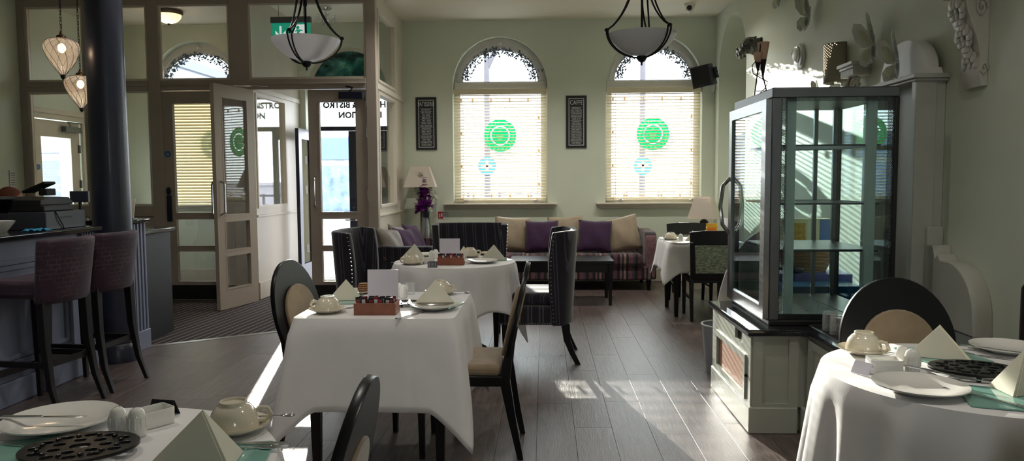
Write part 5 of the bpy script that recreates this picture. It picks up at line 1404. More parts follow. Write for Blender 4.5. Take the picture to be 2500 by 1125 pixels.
# fairy light strings around the blinds
def fairy(label, c):
    t = thing('fairy_lights', label, 'string lights', (c, YB + 0.115, 0), 0, 'fairy light strings')
    path = [(-0.52, 0, 1.15)] + [(-0.53 + 0.012 * (k % 2), 0, 1.15 + k * 0.22) for k in range(1, 7)] + [(-0.5 + k * 0.125, 0, 2.49 - 0.02 * (k % 2)) for k in range(9)] + [(0.53 - 0.012 * (k % 2), 0, 2.45 - k * 0.22) for k in range(1, 6)] + [(0.5 - k * 0.125, 0, 1.17 + 0.02 * (k % 2)) for k in range(9)]
    MB().tube(path, 0.003, 5).build('cable', M_white, t)
    for k, q_ in enumerate(path[::2]):
        MB().lathe([(0, 0), (0.012, -0.004), (0.016, -0.03), (0.012, -0.05), (0, -0.056)], 8, q_).build('bulb', mat('amber_bulb', 'd9b98a', 0.4, trans=0.3), t)
fairy('string of small amber fairy lights around the left dining room window', WINX[0])
fairy('string of small amber fairy lights around the corner window', WINX[1])
# crystal pebbles on the sills
cr0 = None
for px, nm in ((1137, 'left end of the left window sill'), (1308, 'right end of the left window sill'), (1515, 'left end of the corner window sill'), (1690, 'right end of the corner window sill')):
    q = aty(px, 487, YB - 0.03)
    o = MB().ball((0, 0, 0.026), 0.034, 9, 5, sc=(1.15, 0.8, 0.75)).build('crystal_holder', glass('crystal', (0.85, 0.85, 0.9), 3.0), None, smooth=10) if cr0 is None else cr0.copy()
    if cr0 is None: cr0 = o
    else: COL.objects.link(o)
    o.location = (q.x, YB - 0.03, 1.06); tag(o, 'cut crystal candle holder at the ' + nm, 'candle holder', 'crystal holders on the sills')

# ================================================================== WALL SIGNS AND DEVICES
def poster(label, px0, py0, px1, py1, title, lines):
    a = aty(px0, py0, YB); b = aty(px1, py1, YB); W_, H_ = b.x - a.x, a.z - b.z
    t = thing('framed_menu', label, 'poster', ((a.x + b.x) / 2, YB, (a.z + b.z) / 2))
    MB().plate(rect(-W_ / 2, W_ / 2, -H_ / 2, H_ / 2), [rect(-W_ / 2 + 0.028, W_ / 2 - 0.028, -H_ / 2 + 0.028, H_ / 2 - 0.028)], 0.022, XZ(-0.022)).build('frame', M_blackp, t, bevel=0.003)
    MB().box(-W_ / 2 + 0.02, W_ / 2 - 0.02, -0.010, 0.0, -H_ / 2 + 0.02, H_ / 2 - 0.02).build('board', mat('menu_black', '17171c', 0.6), t)
    w2, h2 = W_ / 2 - 0.034, H_ / 2 - 0.034
    mb = MB().plate(rect(-w2, w2, -h2, h2), [rect(-w2 + 0.008, w2 - 0.008, -h2 + 0.008, h2 - 0.008)], 0.001, XZ(-0.012))
    MX = lambda z_: Matrix(((1, 0, 0, 0), (0, 0, -1, -0.0115), (0, 1, 0, z_), (0, 0, 0, 1)))
    mb.text(title, 0.085, 0.0004, MX(h2 - 0.058), sx=0.55 if len(title) > 6 else 0.72)
    n = len(lines); top = h2 - 0.115; st = (2 * h2 - 0.128) / n
    for k, s in enumerate(lines):
        zc = top - st * (k + 0.5)
        mb.text(s, 0.030, 0.0004, MX(zc), sx=min(1.0, 10.5 / max(8, len(s)) * 0.72))
        mb.box(-w2 + 0.02, w2 - 0.02, -0.0115, -0.0105, zc + st / 2 - 0.001, zc + st / 2 + 0.001)
    mb.build('lettering', M_print, t, smooth=0)
poster('black framed PATISSERIE menu board on the wall above the flowers', 1015, 238, 1067, 366, 'PATISSERIE', ['CROISSANT', 'PAIN - CHOCOLAT', 'PAIN - RAISINS', 'BRIOCHE', 'TARTE - CITRON', 'CHOUX - CREME', 'MACARONS', 'MADELEINES', 'BABA - RHUM', 'TARTELETTES', 'CHAUSSON', 'GATEAU - FRAISES', 'CHARLOTTE', 'GATEAU OPERA'])
poster('black framed CAFFE menu board on the wall between the two windows', 1382, 234, 1432, 361, 'CAFFE', ['ESPRESSO', 'MACCHIATO', 'CAPPUCCINO', 'AMERICANO', 'CAFFE LATTE', 'CAFFE RISTRETTO', 'CAFFE DOPPIO', 'CAFFE CON SCHIUMA', 'CAFFE CORRETTO', 'CAFFE CON PANNA', 'CAFFE MOCHA', 'CAFFE LUNGO', 'AFFOGATO', 'CAFFE FREDDO'])
a = aty(1069, 516, YB); b = aty(1097, 534, YB)
t = thing('fire_notice', 'small red and white fire extinguisher notice on the wall', 'sign', ((a.x + b.x) / 2, YB, (a.z + b.z) / 2))
MB().box(-0.078, 0.078, -0.004, 0, -0.05, 0.05).build('plate', M_print, t)
MB().box(-0.074, -0.006, -0.005, -0.004, -0.046, 0.046).build('red_half', M_red, t)
mb = MB().box(-0.06, -0.045, -0.006, -0.005, -0.03, 0.02).box(-0.035, -0.015, -0.006, -0.005, -0.02, 0.03)
mb.build('pictogram', M_print, t)
mb = MB()
for k in range(5): mb.box(0.004, 0.07, -0.005, -0.004, 0.03 - k * 0.016, 0.034 - k * 0.016)
mb.build('small_print', M_dsteel, t)
q = aty(1138, 550, 9.84)
t = thing('fire_extinguisher', 'red fire extinguisher on the wall, mostly hidden behind the navy wing chair', 'extinguisher', (q.x, 9.84, 0))
MB().lathe([(0, 0.25), (0.075, 0.255), (0.08, 0.28), (0.08, 0.62), (0.06, 0.68), (0.025, 0.71), (0.02, 0.74), (0, 0.74)], 24).build('cylinder', M_red, t)
MB().tube([(-0.02, 0, 0.74), (0.04, 0, 0.755), (0.13, 0, 0.80)], [0.012, 0.010, 0.008], 6).tube([(-0.02, 0, 0.735), (0.05, 0, 0.735), (0.12, 0, 0.725)], [0.012, 0.010, 0.008], 6).build('lever', M_red, t)
MB().tube([(-0.02, 0, 0.74), (-0.10, 0.0, 0.735), (-0.13, 0, 0.60), (-0.10, 0, 0.40)], 0.011, 8).build('hose', M_blackp, t)
MB().box(-0.05, 0.05, 0.07, 0.1, 0.5, 0.58).build('wall_bracket', M_iron, t)
# loudspeaker
q = aty(1722, 186, 9.72)
t = thing('loudspeaker', 'black wall loudspeaker tilted beside the corner window', 'speaker', (q.x - 0.03, 9.70, q.z)); t.rotation_euler = (R_(10), R_(-9), R_(-32))
MB().frustum(-0.13, 0.13, -0.11, 0.10, -0.135, -0.12, 0.12, -0.11, 0.08, 0.135).build('cabinet', M_navy, t, bevel=0.008)
MB().box(-0.118, 0.118, -0.118, -0.110, -0.125, 0.125).build('grille', M_blackp, t, bevel=0.006)
MB().box(-0.03, 0.03, -0.1195, -0.118, -0.115, -0.108).build('badge', M_chrome, t)
MB().tube([(0.08, 0.05, 0.0), (0.15, 0.10, 0.02)], 0.02, 8).box(0.13, 0.155, 0.05, 0.13, -0.06, 0.08).build('wall_bracket', M_blackp, t)
q = atx(1738, 218, XR)
t = thing('motion_sensor', 'white motion sensor below the black loudspeaker', 'sensor', (XR - 0.03, YB - 0.035, q.z))
MB().ball((0, 0, 0), 0.05, 14, 8, sc=(0.65, 0.65, 1.15)).build('housing', M_white, t)
MB().box(-0.04, -0.01, -0.035, -0.030, -0.03, 0.015).build('lens', M_print, t)
q = aty(1684, 38, 9.2)
t = thing('security_camera', 'white dome security camera under the ceiling in the right corner', 'camera', (q.x, 9.2, ZC))
MB().lathe([(0.065, 0.0), (0.068, -0.02), (0.055, -0.03)], 24).build('mount', M_white, t)
MB().ball((0, 0, -0.055), 0.052, 18, 12).build('dome', M_white, t, smooth=80)
MB().lathe([(0, 0), (0.03, 0.0), (0.03, 0.02), (0, 0.02)], 16, M=Mx((-0.012, -0.042, -0.062), (R_(75), 0, R_(-15)))).build('lens', M_blackp, t)
# wall telephone / notice by the bar
q = atx(30, 437, XL)
t = thing('wall_notice', 'small white printed notice on the wall beyond the bar', 'sign', (XL + 0.005, q.y, q.z), R_(90))
MB().box(-0.045, 0.045, -0.002, 0.004, -0.10, 0.10).build('sheet', M_print, t)
mb = MB()
for k in range(6): mb.box(-0.03, 0.03, -0.0035, -0.002, 0.06 - k * 0.026, 0.07 - k * 0.026)
mb.build('lettering', M_dsteel, t)

# ================================================================== FLOWERS
q = aty(1040, 555, 9.55)
t = thing('flower_vase', 'tall silver vase with purple and white silk flowers in the corner', 'flowers', (q.x, 9.55, 0))
MB().lathe([(0.06, 0.0), (0.075, 0.05), (0.09, 0.35), (0.088, 0.55), (0.07, 0.75), (0.052, 0.87), (0.055, 0.89), (0.048, 0.89), (0.04, 0.85)], 28).build('vase', M_steel, t)
MB().lathe([(0.042, 0.87), (0.055, 1.02), (0.06, 1.06), (0.03, 1.06), (0.03, 0.87)], 18).build('dark_sleeve', M_navy, t)
def bloom(rg, c, r, n):
    mb = MB()
    for k in range(n):
        a = rg.uniform(0, 2 * PI); e = rg.uniform(-0.9, 1.3); L = r * rg.uniform(0.9, 1.35); wd = L * 0.33
        M = Mx(c, (0, -e, a))
        mb.add([(0, 0, 0), (L * 0.45, wd, L * 0.08), (L * 0.85, wd * 0.7, L * 0.02), (L, 0, -L * 0.06), (L * 0.85, -wd * 0.7, L * 0.02), (L * 0.45, -wd, L * 0.08)], [(0, 1, 2, 3), (0, 3, 4, 5)], M)
    return mb
rg = random.Random(5); M_fp = mat('purple_petal', '7a1f86', 0.7, var=0.35, scale=30, trans=0.25); M_fw = mat('white_petal', 'dfe0d2', 0.7, var=0.1, trans=0.25)
for px, py, r, m in ((1010, 445, .07, 0), (1036, 448, .085, 0), (1034, 470, .075, 0), (1040, 475, .08, 0), (1028, 503, .09, 0), (1045, 500, .075, 0), (1022, 512, .06, 0), (1029, 428, .055, 1), (1020, 448, .05, 1), (1017, 470, .05, 1), (1020, 485, .045, 1), (1052, 462, .05, 1), (1060, 478, .05, 1), (1058, 492, .04, 1), (1050, 512, .04, 1)):
    p = aty(px, py, 9.55 + rg.uniform(-0.07, 0.05)); o = bloom(rg, (p.x - q.x, p.y - 9.55, p.z), r, 34 if m == 0 else 20).build('bloom', M_fp if m == 0 else M_fw, t, smooth=0, fix=False)
    MB().tube([(0.0, 0, 1.0), ((p.x - q.x) * 0.5, (p.y - 9.55) * 0.5, (1.0 + p.z) / 2), (p.x - q.x, p.y - 9.55, p.z)], 0.004, 5).build('stem', mat('stem_green', '26331f', 0.7), t)

# ================================================================== CORNER SIDE TABLE
st = thing('side_table', 'low dark side table in the right corner carrying boxes and the lamp', 'table', (1.875, 8.76, 0))
MB().box(-0.35, 0.35, -0.21, 0.21, 0.665, 0.70).build('tabletop', M_black, st, bevel=0.004)
MB().box(-0.31, 0.31, -0.18, 0.18, 0.58, 0.665).build('apron', M_black, st)
for a in (-0.31, 0.31):
    for b in (-0.17, 0.17): MB().frustum(a - 0.018, a + 0.018, b - 0.018, b + 0.018, 0, a - 0.025, a + 0.025, b - 0.025, b + 0.025, 0.665).build('leg', M_black, st)
M_pw = mat('pack_white_pink', 'd8c9c6', 0.5, var=0.08); M_pr = mat('pack_red', 'b3262e', 0.45, var=0.1); M_py = mat('pack_yellow', 'd9a31c', 0.45, var=0.1); M_pl = mat('pack_lilac', 'b3aacb', 0.5, var=0.1); M_por = mat('pack_orange', 'd9781c', 0.45)
def goods(lab, px, py, yy, w_, d_, h_, m, panels=(), rz=0.0, z=0.70):
    p = aty(px, py, yy)
    return carton('food_box', lab, (p.x, yy, z), (w_, d_, h_), m, rz, panels)
goods('white and red tea box, lower of the pair at the left of the side table', 1668, 560, 8.66, 0.13, 0.07, 0.10, M_pw, ((-0.05, 0.05, 0.04, 0.065, M_pr),))
goods('white and red tea box lying on the other tea box', 1671, 545, 8.66, 0.11, 0.06, 0.065, M_pw, ((-0.05, 0.05, 0.025, 0.05, M_pr),), 0.05, 0.80)
goods('yellow and red snack box on the side table', 1689, 545, 8.68, 0.075, 0.06, 0.15, M_py, ((-0.036, 0.036, 0.0, 0.09, M_pr),))
goods('lilac box with dark border on the side table', 1710, 550, 8.63, 0.10, 0.04, 0.13, M_pl, ((-0.045, 0.045, 0.1, 0.115, M_navy),), 0.1)
goods('yellow and orange biscuit box behind the near chair top', 1737, 545, 8.62, 0.12, 0.06, 0.155, M_py, ((-0.05, 0.05, 0.06, 0.11, M_por), (-0.058, 0.058, 0.0, 0.045, M_pw)), -0.05)
p = aty(1765, 562, 8.66)
bk2 = thing('snack_basket', 'pale dish heaped with pink and brown wrapped snacks', 'basket', (min(p.x, 2.09), 8.66, 0.70))
MB().lathe([(0.045, 0), (0.07, 0.035), (0.066, 0.035), (0.04, 0.008), (0, 0.008)], 20).build('dish', M_china, bk2)
mb = MB(); rg = random.Random(2)
for k in range(12): mb.ball((rg.uniform(-.04, .04), rg.uniform(-.04, .04), 0.035 + rg.uniform(0, .03)), 0.022, 7, 5, sc=(1.2, 0.8, 0.6))
o = mb.build('snacks', mat('snack_wrap', 'c98d78', 0.4, var=0.5, scale=40), bk2); o['kind'] = 'stuff'
p = aty(1788, 545, 8.8)
t = thing('paper_bag', 'folded white paper leaflet standing beside the fridge handle', 'leaflet', (min(p.x, 2.17), 8.82, 0.70))
MB().add([(-0.05, -0.02, 0), (0.0, 0.03, 0), (0.05, -0.02, 0), (-0.05, -0.02, 0.21), (0.0, 0.03, 0.205), (0.05, -0.02, 0.2)], [(0, 1, 4, 3), (1, 2, 5, 4)]).build('leaflet', M_card, t, solid=0.002)

# ================================================================== ON THE BAR
BZ = 1.058
def bar_at(px, py, x_): p = atx(px, py, x_); return p
t = thing('cash_register', 'black till with charcoal cash drawer at the edge of the bar counter', 'till', (-3.46, 5.0, BZ))
MB().box(-0.13, 0.13, -0.215, 0.215, 0.0, 0.122).build('cash_drawer', mat('drawer_charcoal', '3a3c44', 0.45), t, bevel=0.005)
MB().box(-0.12, 0.11, -0.20, 0.12, 0.122, 0.165).build('base_unit', M_blackp, t, bevel=0.008)
MB().plate([(-0.20, 0.165), (0.14, 0.165), (0.14, 0.185), (0.10, 0.215), (-0.12, 0.225), (-0.20, 0.20)], (), 0.2, YZ(-0.11), bev=0.006).build('printer', M_blackp, t)
MB().box(0.131, 0.133, -0.06, 0.06, 0.075, 0.085).build('drawer_slot', M_blackp, t)
MB().tube([(0.132, -0.12, 0.125), (0.140, -0.09, 0.07), (0.139, -0.05, 0.02), (0.135, -0.04, 0.004)], 0.004, 6).build('cable', M_blackp, t)
t = thing('touch_screen', 'big black tilted touch screen lying left of the cash drawer', 'screen', (-3.80, 4.98, BZ), R_(0))
MB().box(-0.12, 0.12, -0.20, 0.20, 0.0, 0.12).build('stand', M_blackp, t, bevel=0.01)
MB().box(-0.20, 0.20, -0.24, 0.24, -0.014, 0.014, Mx((0.0, 0.0, 0.165), (R_(-2), R_(-13), 0))).build('screen', M_blackp, t, bevel=0.006)
t = thing('card_terminal', 'black raised flap of the card reader in front of the lobby door', 'terminal', (-3.50, 5.06, BZ + 0.227))
MB().box(-0.03, 0.03, -0.05, 0.05, 0.0, 0.05).build('terminal', M_blackp, t, bevel=0.006)
MB().box(-0.09, 0.09, -0.06, 0.06, -0.010, 0.010, Mx((-0.06, 0.0, 0.058), (0, R_(-22), 0))).build('flap', M_blackp, t, bevel=0.005)
t = thing('customer_display', 'small dark grey customer display on a pole beside the column', 'display', (-3.77, 5.84, 1.075), R_(12))
MB().box(-0.07, 0.07, -0.018, 0.018, 0.14, 0.23).build('screen', mat('screen_grey', '3b3f4a', 0.35), t, bevel=0.004)
MB().lathe([(0.012, 0.0), (0.012, 0.15)], 10).lathe([(0.05, 0), (0.05, 0.012)], 16).build('pole', M_blackp, t)
t = thing('bowl', 'white bowl near the left frame edge on the bar counter', 'bowl', (-3.50, 4.60, BZ))
MB().lathe([(0.03, 0), (0.035, 0.008), (0.075, 0.06), (0.08, 0.075), (0.075, 0.075), (0.03, 0.014), (0, 0.012)], 24).build('bowl', M_china, t)
t = thing('cleaning_cloth', 'crumpled blue cleaning cloth on the bar counter', 'cloth', (-3.32, 4.68, BZ))
def crump(u, v): return ((u - .5) * 0.10, (v - .5) * 0.16, 0.004 + 0.016 * abs(math.sin(u * 7 + v * 3) * math.sin(v * 8 - u * 2)))
MB().grid(crump, 16, 16).build('cloth', mat('blue_cloth', '2f8fc0', 0.9, var=0.1), t, solid=0.002, smooth=80)
t = thing('menu_stand', 'slanted paper menu on the fluted bar end', 'menu', (-3.42, 5.84, 1.075), R_(8))
MB().box(-0.085, 0.085, -0.003, 0.003, 0.0, 0.17, Mx((0, 0, 0), (R_(-18), 0, 0))).build('sheet', mat('paper', 'd9d6c8', 0.7), t)
mb = MB()
for k in range(9): mb.box(-0.06, 0.06 - (k % 3) * 0.02, -0.0042, -0.003, 0.03 + k * 0.014, 0.034 + k * 0.014, Mx((0, 0, 0), (R_(-18), 0, 0)))
mb.build('lettering', M_dsteel, t)
MB().box(-0.09, 0.09, -0.02, 0.07, 0.0, 0.008).build('foot', M_blackp, t)

# ---- person seated behind the bar, head bowed
pp = thing('person', 'person with short reddish hair and dark top bending over behind the bar', 'person', (-4.616, 6.65, 0), R_(-30))
def skin(name, verts, edges, radii, m, parent, sub=2):
    me = bpy.data.meshes.new(name); me.from_pydata(verts, edges, []); me.update()
    o = bpy.data.objects.new(name, me); COL.objects.link(o); o.parent = parent
    md = o.modifiers.new('Skin', 'SKIN'); md.use_smooth_shade = True
    for i, r in enumerate(radii):
        o.data.skin_vertices[0].data[i].radius = (r, r) if not isinstance(r, tuple) else r
    o.data.skin_vertices[0].data[0].use_root = True
    s_ = o.modifiers.new('Subdivision', 'SUBSURF'); s_.levels = sub; s_.render_levels = sub
    me.materials.append(m)
    return o
V = [(0, 0, 0.52), (0, -0.03, 0.70), (0, -0.10, 0.90), (0, -0.16, 1.02), (0, -0.21, 1.09), (0, -0.25, 1.14),
     (0.18, -0.15, 1.01), (0.25, -0.22, 0.80), (0.16, -0.42, 0.80), (-0.18, -0.15, 1.01), (-0.25, -0.22, 0.80), (-0.16, -0.42, 0.80),
     (0.10, -0.02, 0.50), (0.12, -0.42, 0.50), (0.12, -0.42, 0.10), (0.12, -0.52, 0.05), (-0.10, -0.02, 0.50), (-0.12, -0.42, 0.50), (-0.12, -0.42, 0.10), (-0.12, -0.52, 0.05)]
Ed = [(0, 1), (1, 2), (2, 3), (3, 4), (4, 5), (3, 6), (6, 7), (7, 8), (3, 9), (9, 10), (10, 11), (0, 12), (12, 13), (13, 14), (14, 15), (0, 16), (16, 17), (17, 18), (18, 19)]
Rr = [0.14, 0.14, 0.15, 0.12, 0.06, 0.055, 0.065, 0.048, 0.035, 0.065, 0.048, 0.035, 0.09, 0.07, 0.05, 0.045, 0.09, 0.07, 0.05, 0.045]
skin('body', V, Ed, Rr, mat('dark_clothing', '18181d', 0.9), pp)
M_skin = mat('skin', 'b0795f', 0.55, var=0.08, scale=20)
mb = MB()
def headv(u, v):
    a = 2 * PI * u; e = PI * v
    x_ = math.sin(e) * math.cos(a); y_ = math.sin(e) * math.sin(a); z_ = -math.cos(e)
    w_ = 0.078 * (1 - 0.18 * max(0, -z_)); d_ = 0.098
    yy = y_ * d_ * (1 - 0.12 * max(0, -z_))
    if y_ < -0.6 and -0.35 < z_ < 0.05: yy -= 0.02 * math.exp(-(x_ / 0.18) ** 2)
    if y_ < -0.6 and 0.05 < z_ < 0.3: yy += 0.008 * math.exp(-((abs(x_) - 0.4) / 0.15) ** 2)
    return (x_ * w_, yy, z_ * 0.118)
Hm = Mx((0, -0.29, 1.225), (R_(32), 0, 0))
mb.grid(headv, 28, 18, True, Hm)
for s in (-1, 1): mb.ball((s * 0.079, 0.01, -0.01), 0.03, 8, 6, Hm, (0.35, 0.7, 1.1))
mb.build('head', M_skin, pp, smooth=80)
mb = MB()
def hair(u, v):
    p_ = Vector(headv(u, 0.55 + 0.45 * v)); k = 1.045
    if p_.y < -0.045 and p_.z < 0.07: k = 0.97
    return tuple(p_ * k)
mb.grid(hair, 28, 10, True, Hm)
mb.build('hair', mat('reddish_hair', '6a3a2a', 0.8, var=0.3, scale=60), pp, smooth=80)
stl = thing('low_stool', 'dark stool under the person behind the bar', 'stool', (-4.616, 6.69, 0.009))
MB().lathe([(0.16, 0.36), (0.17, 0.40), (0.0, 0.41)], 20).lathe([(0.03, 0.02), (0.03, 0.37)], 10).lathe([(0.16, 0), (0.15, 0.02), (0, 0.03)], 20).build('stool', M_blackp, stl)

# ================================================================== TABLEWARE
TZ = 0.7505
P0 = (0, 0, -50)
def proto(name, cat):
    return thing(name, '', cat, (0, 0, 0))
PR = {}
def use(kind, label, loc, rz=0.0, sc=None):
    """first use takes the prototype itself, later uses copy it with its parts"""
    if kind not in PR:
        o = MK[kind](); PR[kind] = o; c = o
    else:
        c = copy_tree(PR[kind])
    c.location = loc; c.rotation_euler = (0, 0, rz); c['label'] = label
    c.scale = (sc, sc, sc) if sc else (1, 1, 1)
    c['group'] = GRP[kind]
    return c
def mk_cup():
    t = proto('tea_cup', 'cup')
    MB().lathe([(0.062, 0.0), (0.0615, 0.006), (0.060, 0.02), (0.053, 0.042), (0.040, 0.058), (0.033, 0.062), (0.0325, 0.070), (0.028, 0.070), (0.027, 0.064), (0, 0.063), (0, 0.059), (0.036, 0.055), (0.050, 0.038), (0.056, 0.018), (0.059, 0.0)], 36).build('cup', M_cupc, t, smooth=60)
    MB().tube([(0.058, 0, 0.012), (0.078, 0, 0.010), (0.088, 0, 0.026), (0.080, 0, 0.042), (0.062, 0, 0.044), (0.050, 0, 0.040)], [0.006, 0.0065, 0.0065, 0.0065, 0.0065, 0.005], 8).build('handle', M_cupc, t)
    return t
def mk_saucer():
    t = proto('saucer', 'saucer')
    MB().lathe([(0.0, 0.004), (0.045, 0.004), (0.046, 0.0), (0.05, 0.0), (0.075, 0.013), (0.088, 0.020), (0.0875, 0.023), (0.072, 0.016), (0.05, 0.009), (0, 0.008)], 36).build('saucer', M_cupc, t, smooth=60)
    return t
def mk_plate():
    t = proto('plate', 'plate')
    MB().lathe([(0.0, 0.003), (0.062, 0.003), (0.064, 0.0), (0.07, 0.0), (0.095, 0.012), (0.118, 0.020), (0.118, 0.023), (0.094, 0.016), (0.07, 0.007), (0, 0.006)], 40).build('plate', M_china, t, smooth=60)
    return t
def mk_napkin():
    t = proto('folded_napkin', 'napkin')
    h, r = 0.105, 0.098
    b = [(r * math.cos(R_(a)), r * math.sin(R_(a)), 0) for a in (-150, -30, 90)]
    f0 = [(-0.095, -0.045, 0), (0.095, -0.045, 0), (0.06, 0.05, 0), (-0.06, 0.05, 0)]
    ap = (0, 0.0, h)
    MB().add(f0 + [ap], [(0, 1, 4), (1, 2, 4), (3, 0, 4)]).build('folded_cloth', M_napkin, t, solid=0.0025, smooth=0)
    MB().add([(-0.095 + 0.006, -0.049, 0.001), (0.095 - 0.006, -0.049, 0.001), (0.0, -0.004, h * 0.96)], [(0, 1, 2)]).build('front_fold', M_napkin, t, solid=0.002, smooth=0)
    return t
def mk_shaker():
    t = proto('shaker', 'shaker')
    MB().lathe([(0.0, 0.0), (0.019, 0.0), (0.0215, 0.006), (0.0225, 0.03), (0.021, 0.05), (0.0165, 0.064), (0.009, 0.071), (0, 0.0725)], 24).build('body', M_china, t, smooth=70)
    mb = MB()
    for k in range(10):
        a = 2 * PI * k / 10; mb.tube([(0.0222 * math.cos(a), 0.0222 * math.sin(a), 0.022), (0.0228 * math.cos(a), 0.0228 * math.sin(a), 0.035), (0.0214 * math.cos(a), 0.0214 * math.sin(a), 0.05)], 0.0016, 4)
    mb.build('ribs', M_china, t)
    mb = MB()
    for a in range(3): mb.lathe([(0, 0), (0.0014, 0), (0, 0.0005)], 6, (0.005 * math.cos(a * 2.1), 0.005 * math.sin(a * 2.1), 0.0719))
    mb.build('pour_holes', M_blackp, t)
    return t
def mk_dish():
    t = proto('sugar_dish', 'dish')
    A, B = rrect(-0.045, 0.045, -0.034, 0.034, 0.012), rrect(-0.041, 0.041, -0.030, 0.030, 0.010)
    MB().plate(A, [B], 0.042, bev=0.001).build('wall', M_china, t)
    MB().plate(B, (), 0.004).build('bottom', M_china, t)
    return t
def mk_box():
    t = proto('condiment_box', 'box')
    for nm, a in (('side', (-0.098, 0.098, -0.058, -0.050, 0, 0.056)), ('side', (-0.098, 0.098, 0.050, 0.058, 0, 0.056)), ('end', (-0.098, -0.090, -0.050, 0.050, 0, 0.056)), ('end', (0.090, 0.098, -0.050, 0.050, 0, 0.056)), ('bottom', (-0.09, 0.09, -0.05, 0.05, 0, 0.006))):
        MB().box(*a).build(nm, M_mahog, t, bevel=0.0015)
    rg = random.Random(4); ms = [M_blackp, mat('sachet_charcoal', '2a2428', 0.3), M_blackp, mat('sachet_red', '8c1f2c', 0.3), M_navy]
    for k in range(14):
        x_ = -0.078 + (k % 7) * 0.026; y_ = -0.03 + (k // 7) * 0.04
        s_ = empty('sachet'); s_.parent = t
        M = Mx((x_, y_, 0.008), (R_(rg.uniform(-8, 8)), R_(rg.uniform(-7, 7)), R_(rg.uniform(-12, 12))))
        MB().box(-0.012, 0.012, -0.004, 0.004, 0, 0.074, M).build('packet', ms[k % 5], s_, bevel=0.002)
        MB().box(-0.008, 0.008, -0.0046, -0.004, 0.03, 0.062, M).build('packet_print', M_print if k % 2 else mat('print_red', 'a8423c', 0.5), s_)
    return t
def mk_card():
    t = proto('menu_card', 'menu')
    MB().box(-0.08, 0.08, -0.004, 0.004, 0, 0.165, Mx((0, 0, 0), (R_(-4), 0, 0))).build('card', M_card, t, bevel=0.001)
    MB().box(-0.08, 0.08, 0.0, 0.03, 0, 0.003).build('foot', M_card, t)
    return t
def mk_trivet():
    t = proto('trivet', 'trivet')
    holes = []
    for k in range(12):
        a = 2 * PI * k / 12; holes.append([(0.082 * math.cos(a) + 0.013 * math.cos(b * PI / 4), 0.082 * math.sin(a) + 0.013 * math.sin(b * PI / 4)) for b in range(8)])
    for k in range(7):
        a = 2 * PI * k / 7; holes.append([(0.047 * math.cos(a) + 0.012 * math.cos(b * PI / 4), 0.047 * math.sin(a) + 0.012 * math.sin(b * PI / 4)) for b in range(8)])
    holes.append([(0.02 * math.cos(b * PI / 5), 0.02 * math.sin(b * PI / 5)) for b in range(10)])
    out = [(0.11 * math.cos(b * PI / 24), 0.11 * math.sin(b * PI / 24)) for b in range(48)]
    MB().plate(out, holes, 0.008, Mx((0, 0, 0.016), (0, 0, 0), (1.15, 0.9, 1)), bev=0.0015).build('grid', M_black, t)
    mb = MB()
    for k in range(12):
        a = 2 * PI * (k + .5) / 12; mb.ball((0.075 * 1.15 * math.cos(a), 0.075 * 0.9 * math.sin(a), 0.024), 0.007, 6, 4)
    mb.build('bosses', M_black, t)['kind'] = 'stuff'
    for k in range(3):
        a = 2 * PI * k / 3 + 0.3; MB().lathe([(0.006, 0), (0.008, 0.017)], 8, (0.09 * math.cos(a), 0.085 * math.sin(a), 0)).build('foot', M_black, t)
    return t
def mk_mat():
    t = proto('table_mat', 'mat')
    MB().plate(rrect(-0.10, 0.10, -0.10, 0.10, 0.012), (), 0.004, bev=0.001).build('glass', M_matg, t)
    MB().plate(rrect(-0.098, 0.098, -0.098, 0.098, 0.012), (), 0.0008).build('backing', M_blackp, t)
    return t
def flat(t, nm, pts, th=0.0022, z=0.001, m=None):
    return MB().plate(pts, (), th, Mx((0, 0, z)), bev=0.0006).build(nm, m or M_chrome, t)
def mk_knife():
    t = proto('table_knife', 'knife')
    flat(t, 'handle', [(-0.105, -0.0065), (-0.02, -0.005), (0.0, -0.004), (0.0, 0.004), (-0.02, 0.005), (-0.105, 0.0075)], 0.005)
    flat(t, 'blade', [(0.0, -0.004), (0.08, -0.006), (0.105, -0.004), (0.115, 0.006), (0.09, 0.009), (0.0, 0.007)], 0.0015, 0.0025)
    return t
def mk_fork():
    t = proto('table_fork', 'fork')
    flat(t, 'handle', [(-0.10, -0.008), (-0.03, -0.004), (0.03, -0.003), (0.045, -0.010), (0.06, -0.011), (0.06, 0.011), (0.045, 0.010), (0.03, 0.003), (-0.03, 0.004), (-0.10, 0.008)], 0.003)
    mb = MB()
    for k in range(4): mb.box(0.06, 0.10, -0.0105 + k * 0.006, -0.0075 + k * 0.006, 0.002, 0.0045)
    mb.build('tines', M_chrome, t)
    return t
def mk_spoon():
    t = proto('tea_spoon', 'spoon')
    flat(t, 'handle', [(-0.07, -0.005), (0.02, -0.0022), (0.05, -0.003), (0.05, 0.003), (0.02, 0.0022), (-0.07, 0.005)], 0.003)
    MB().ball((0.066, 0, 0.0035), 0.02, 10, 6, sc=(1.0, 0.65, 0.18)).build('bowl', M_chrome, t)
    return t
def mk_tumbler():
    t = proto('tumbler', 'glass')
    MB().lathe([(0, 0), (0.028, 0), (0.032, 0.005), (0.035, 0.08), (0.033, 0.08), (0.030, 0.008), (0, 0.008)], 20).build('glass', M_tumbler, t)
    return t
MK = dict(cup=mk_cup, saucer=mk_saucer, plate=mk_plate, napkin=mk_napkin, shaker=mk_shaker, dish=mk_dish, box=mk_box, card=mk_card, trivet=mk_trivet, mat=mk_mat, knife=mk_knife, fork=mk_fork, spoon=mk_spoon, tumbler=mk_tumbler)
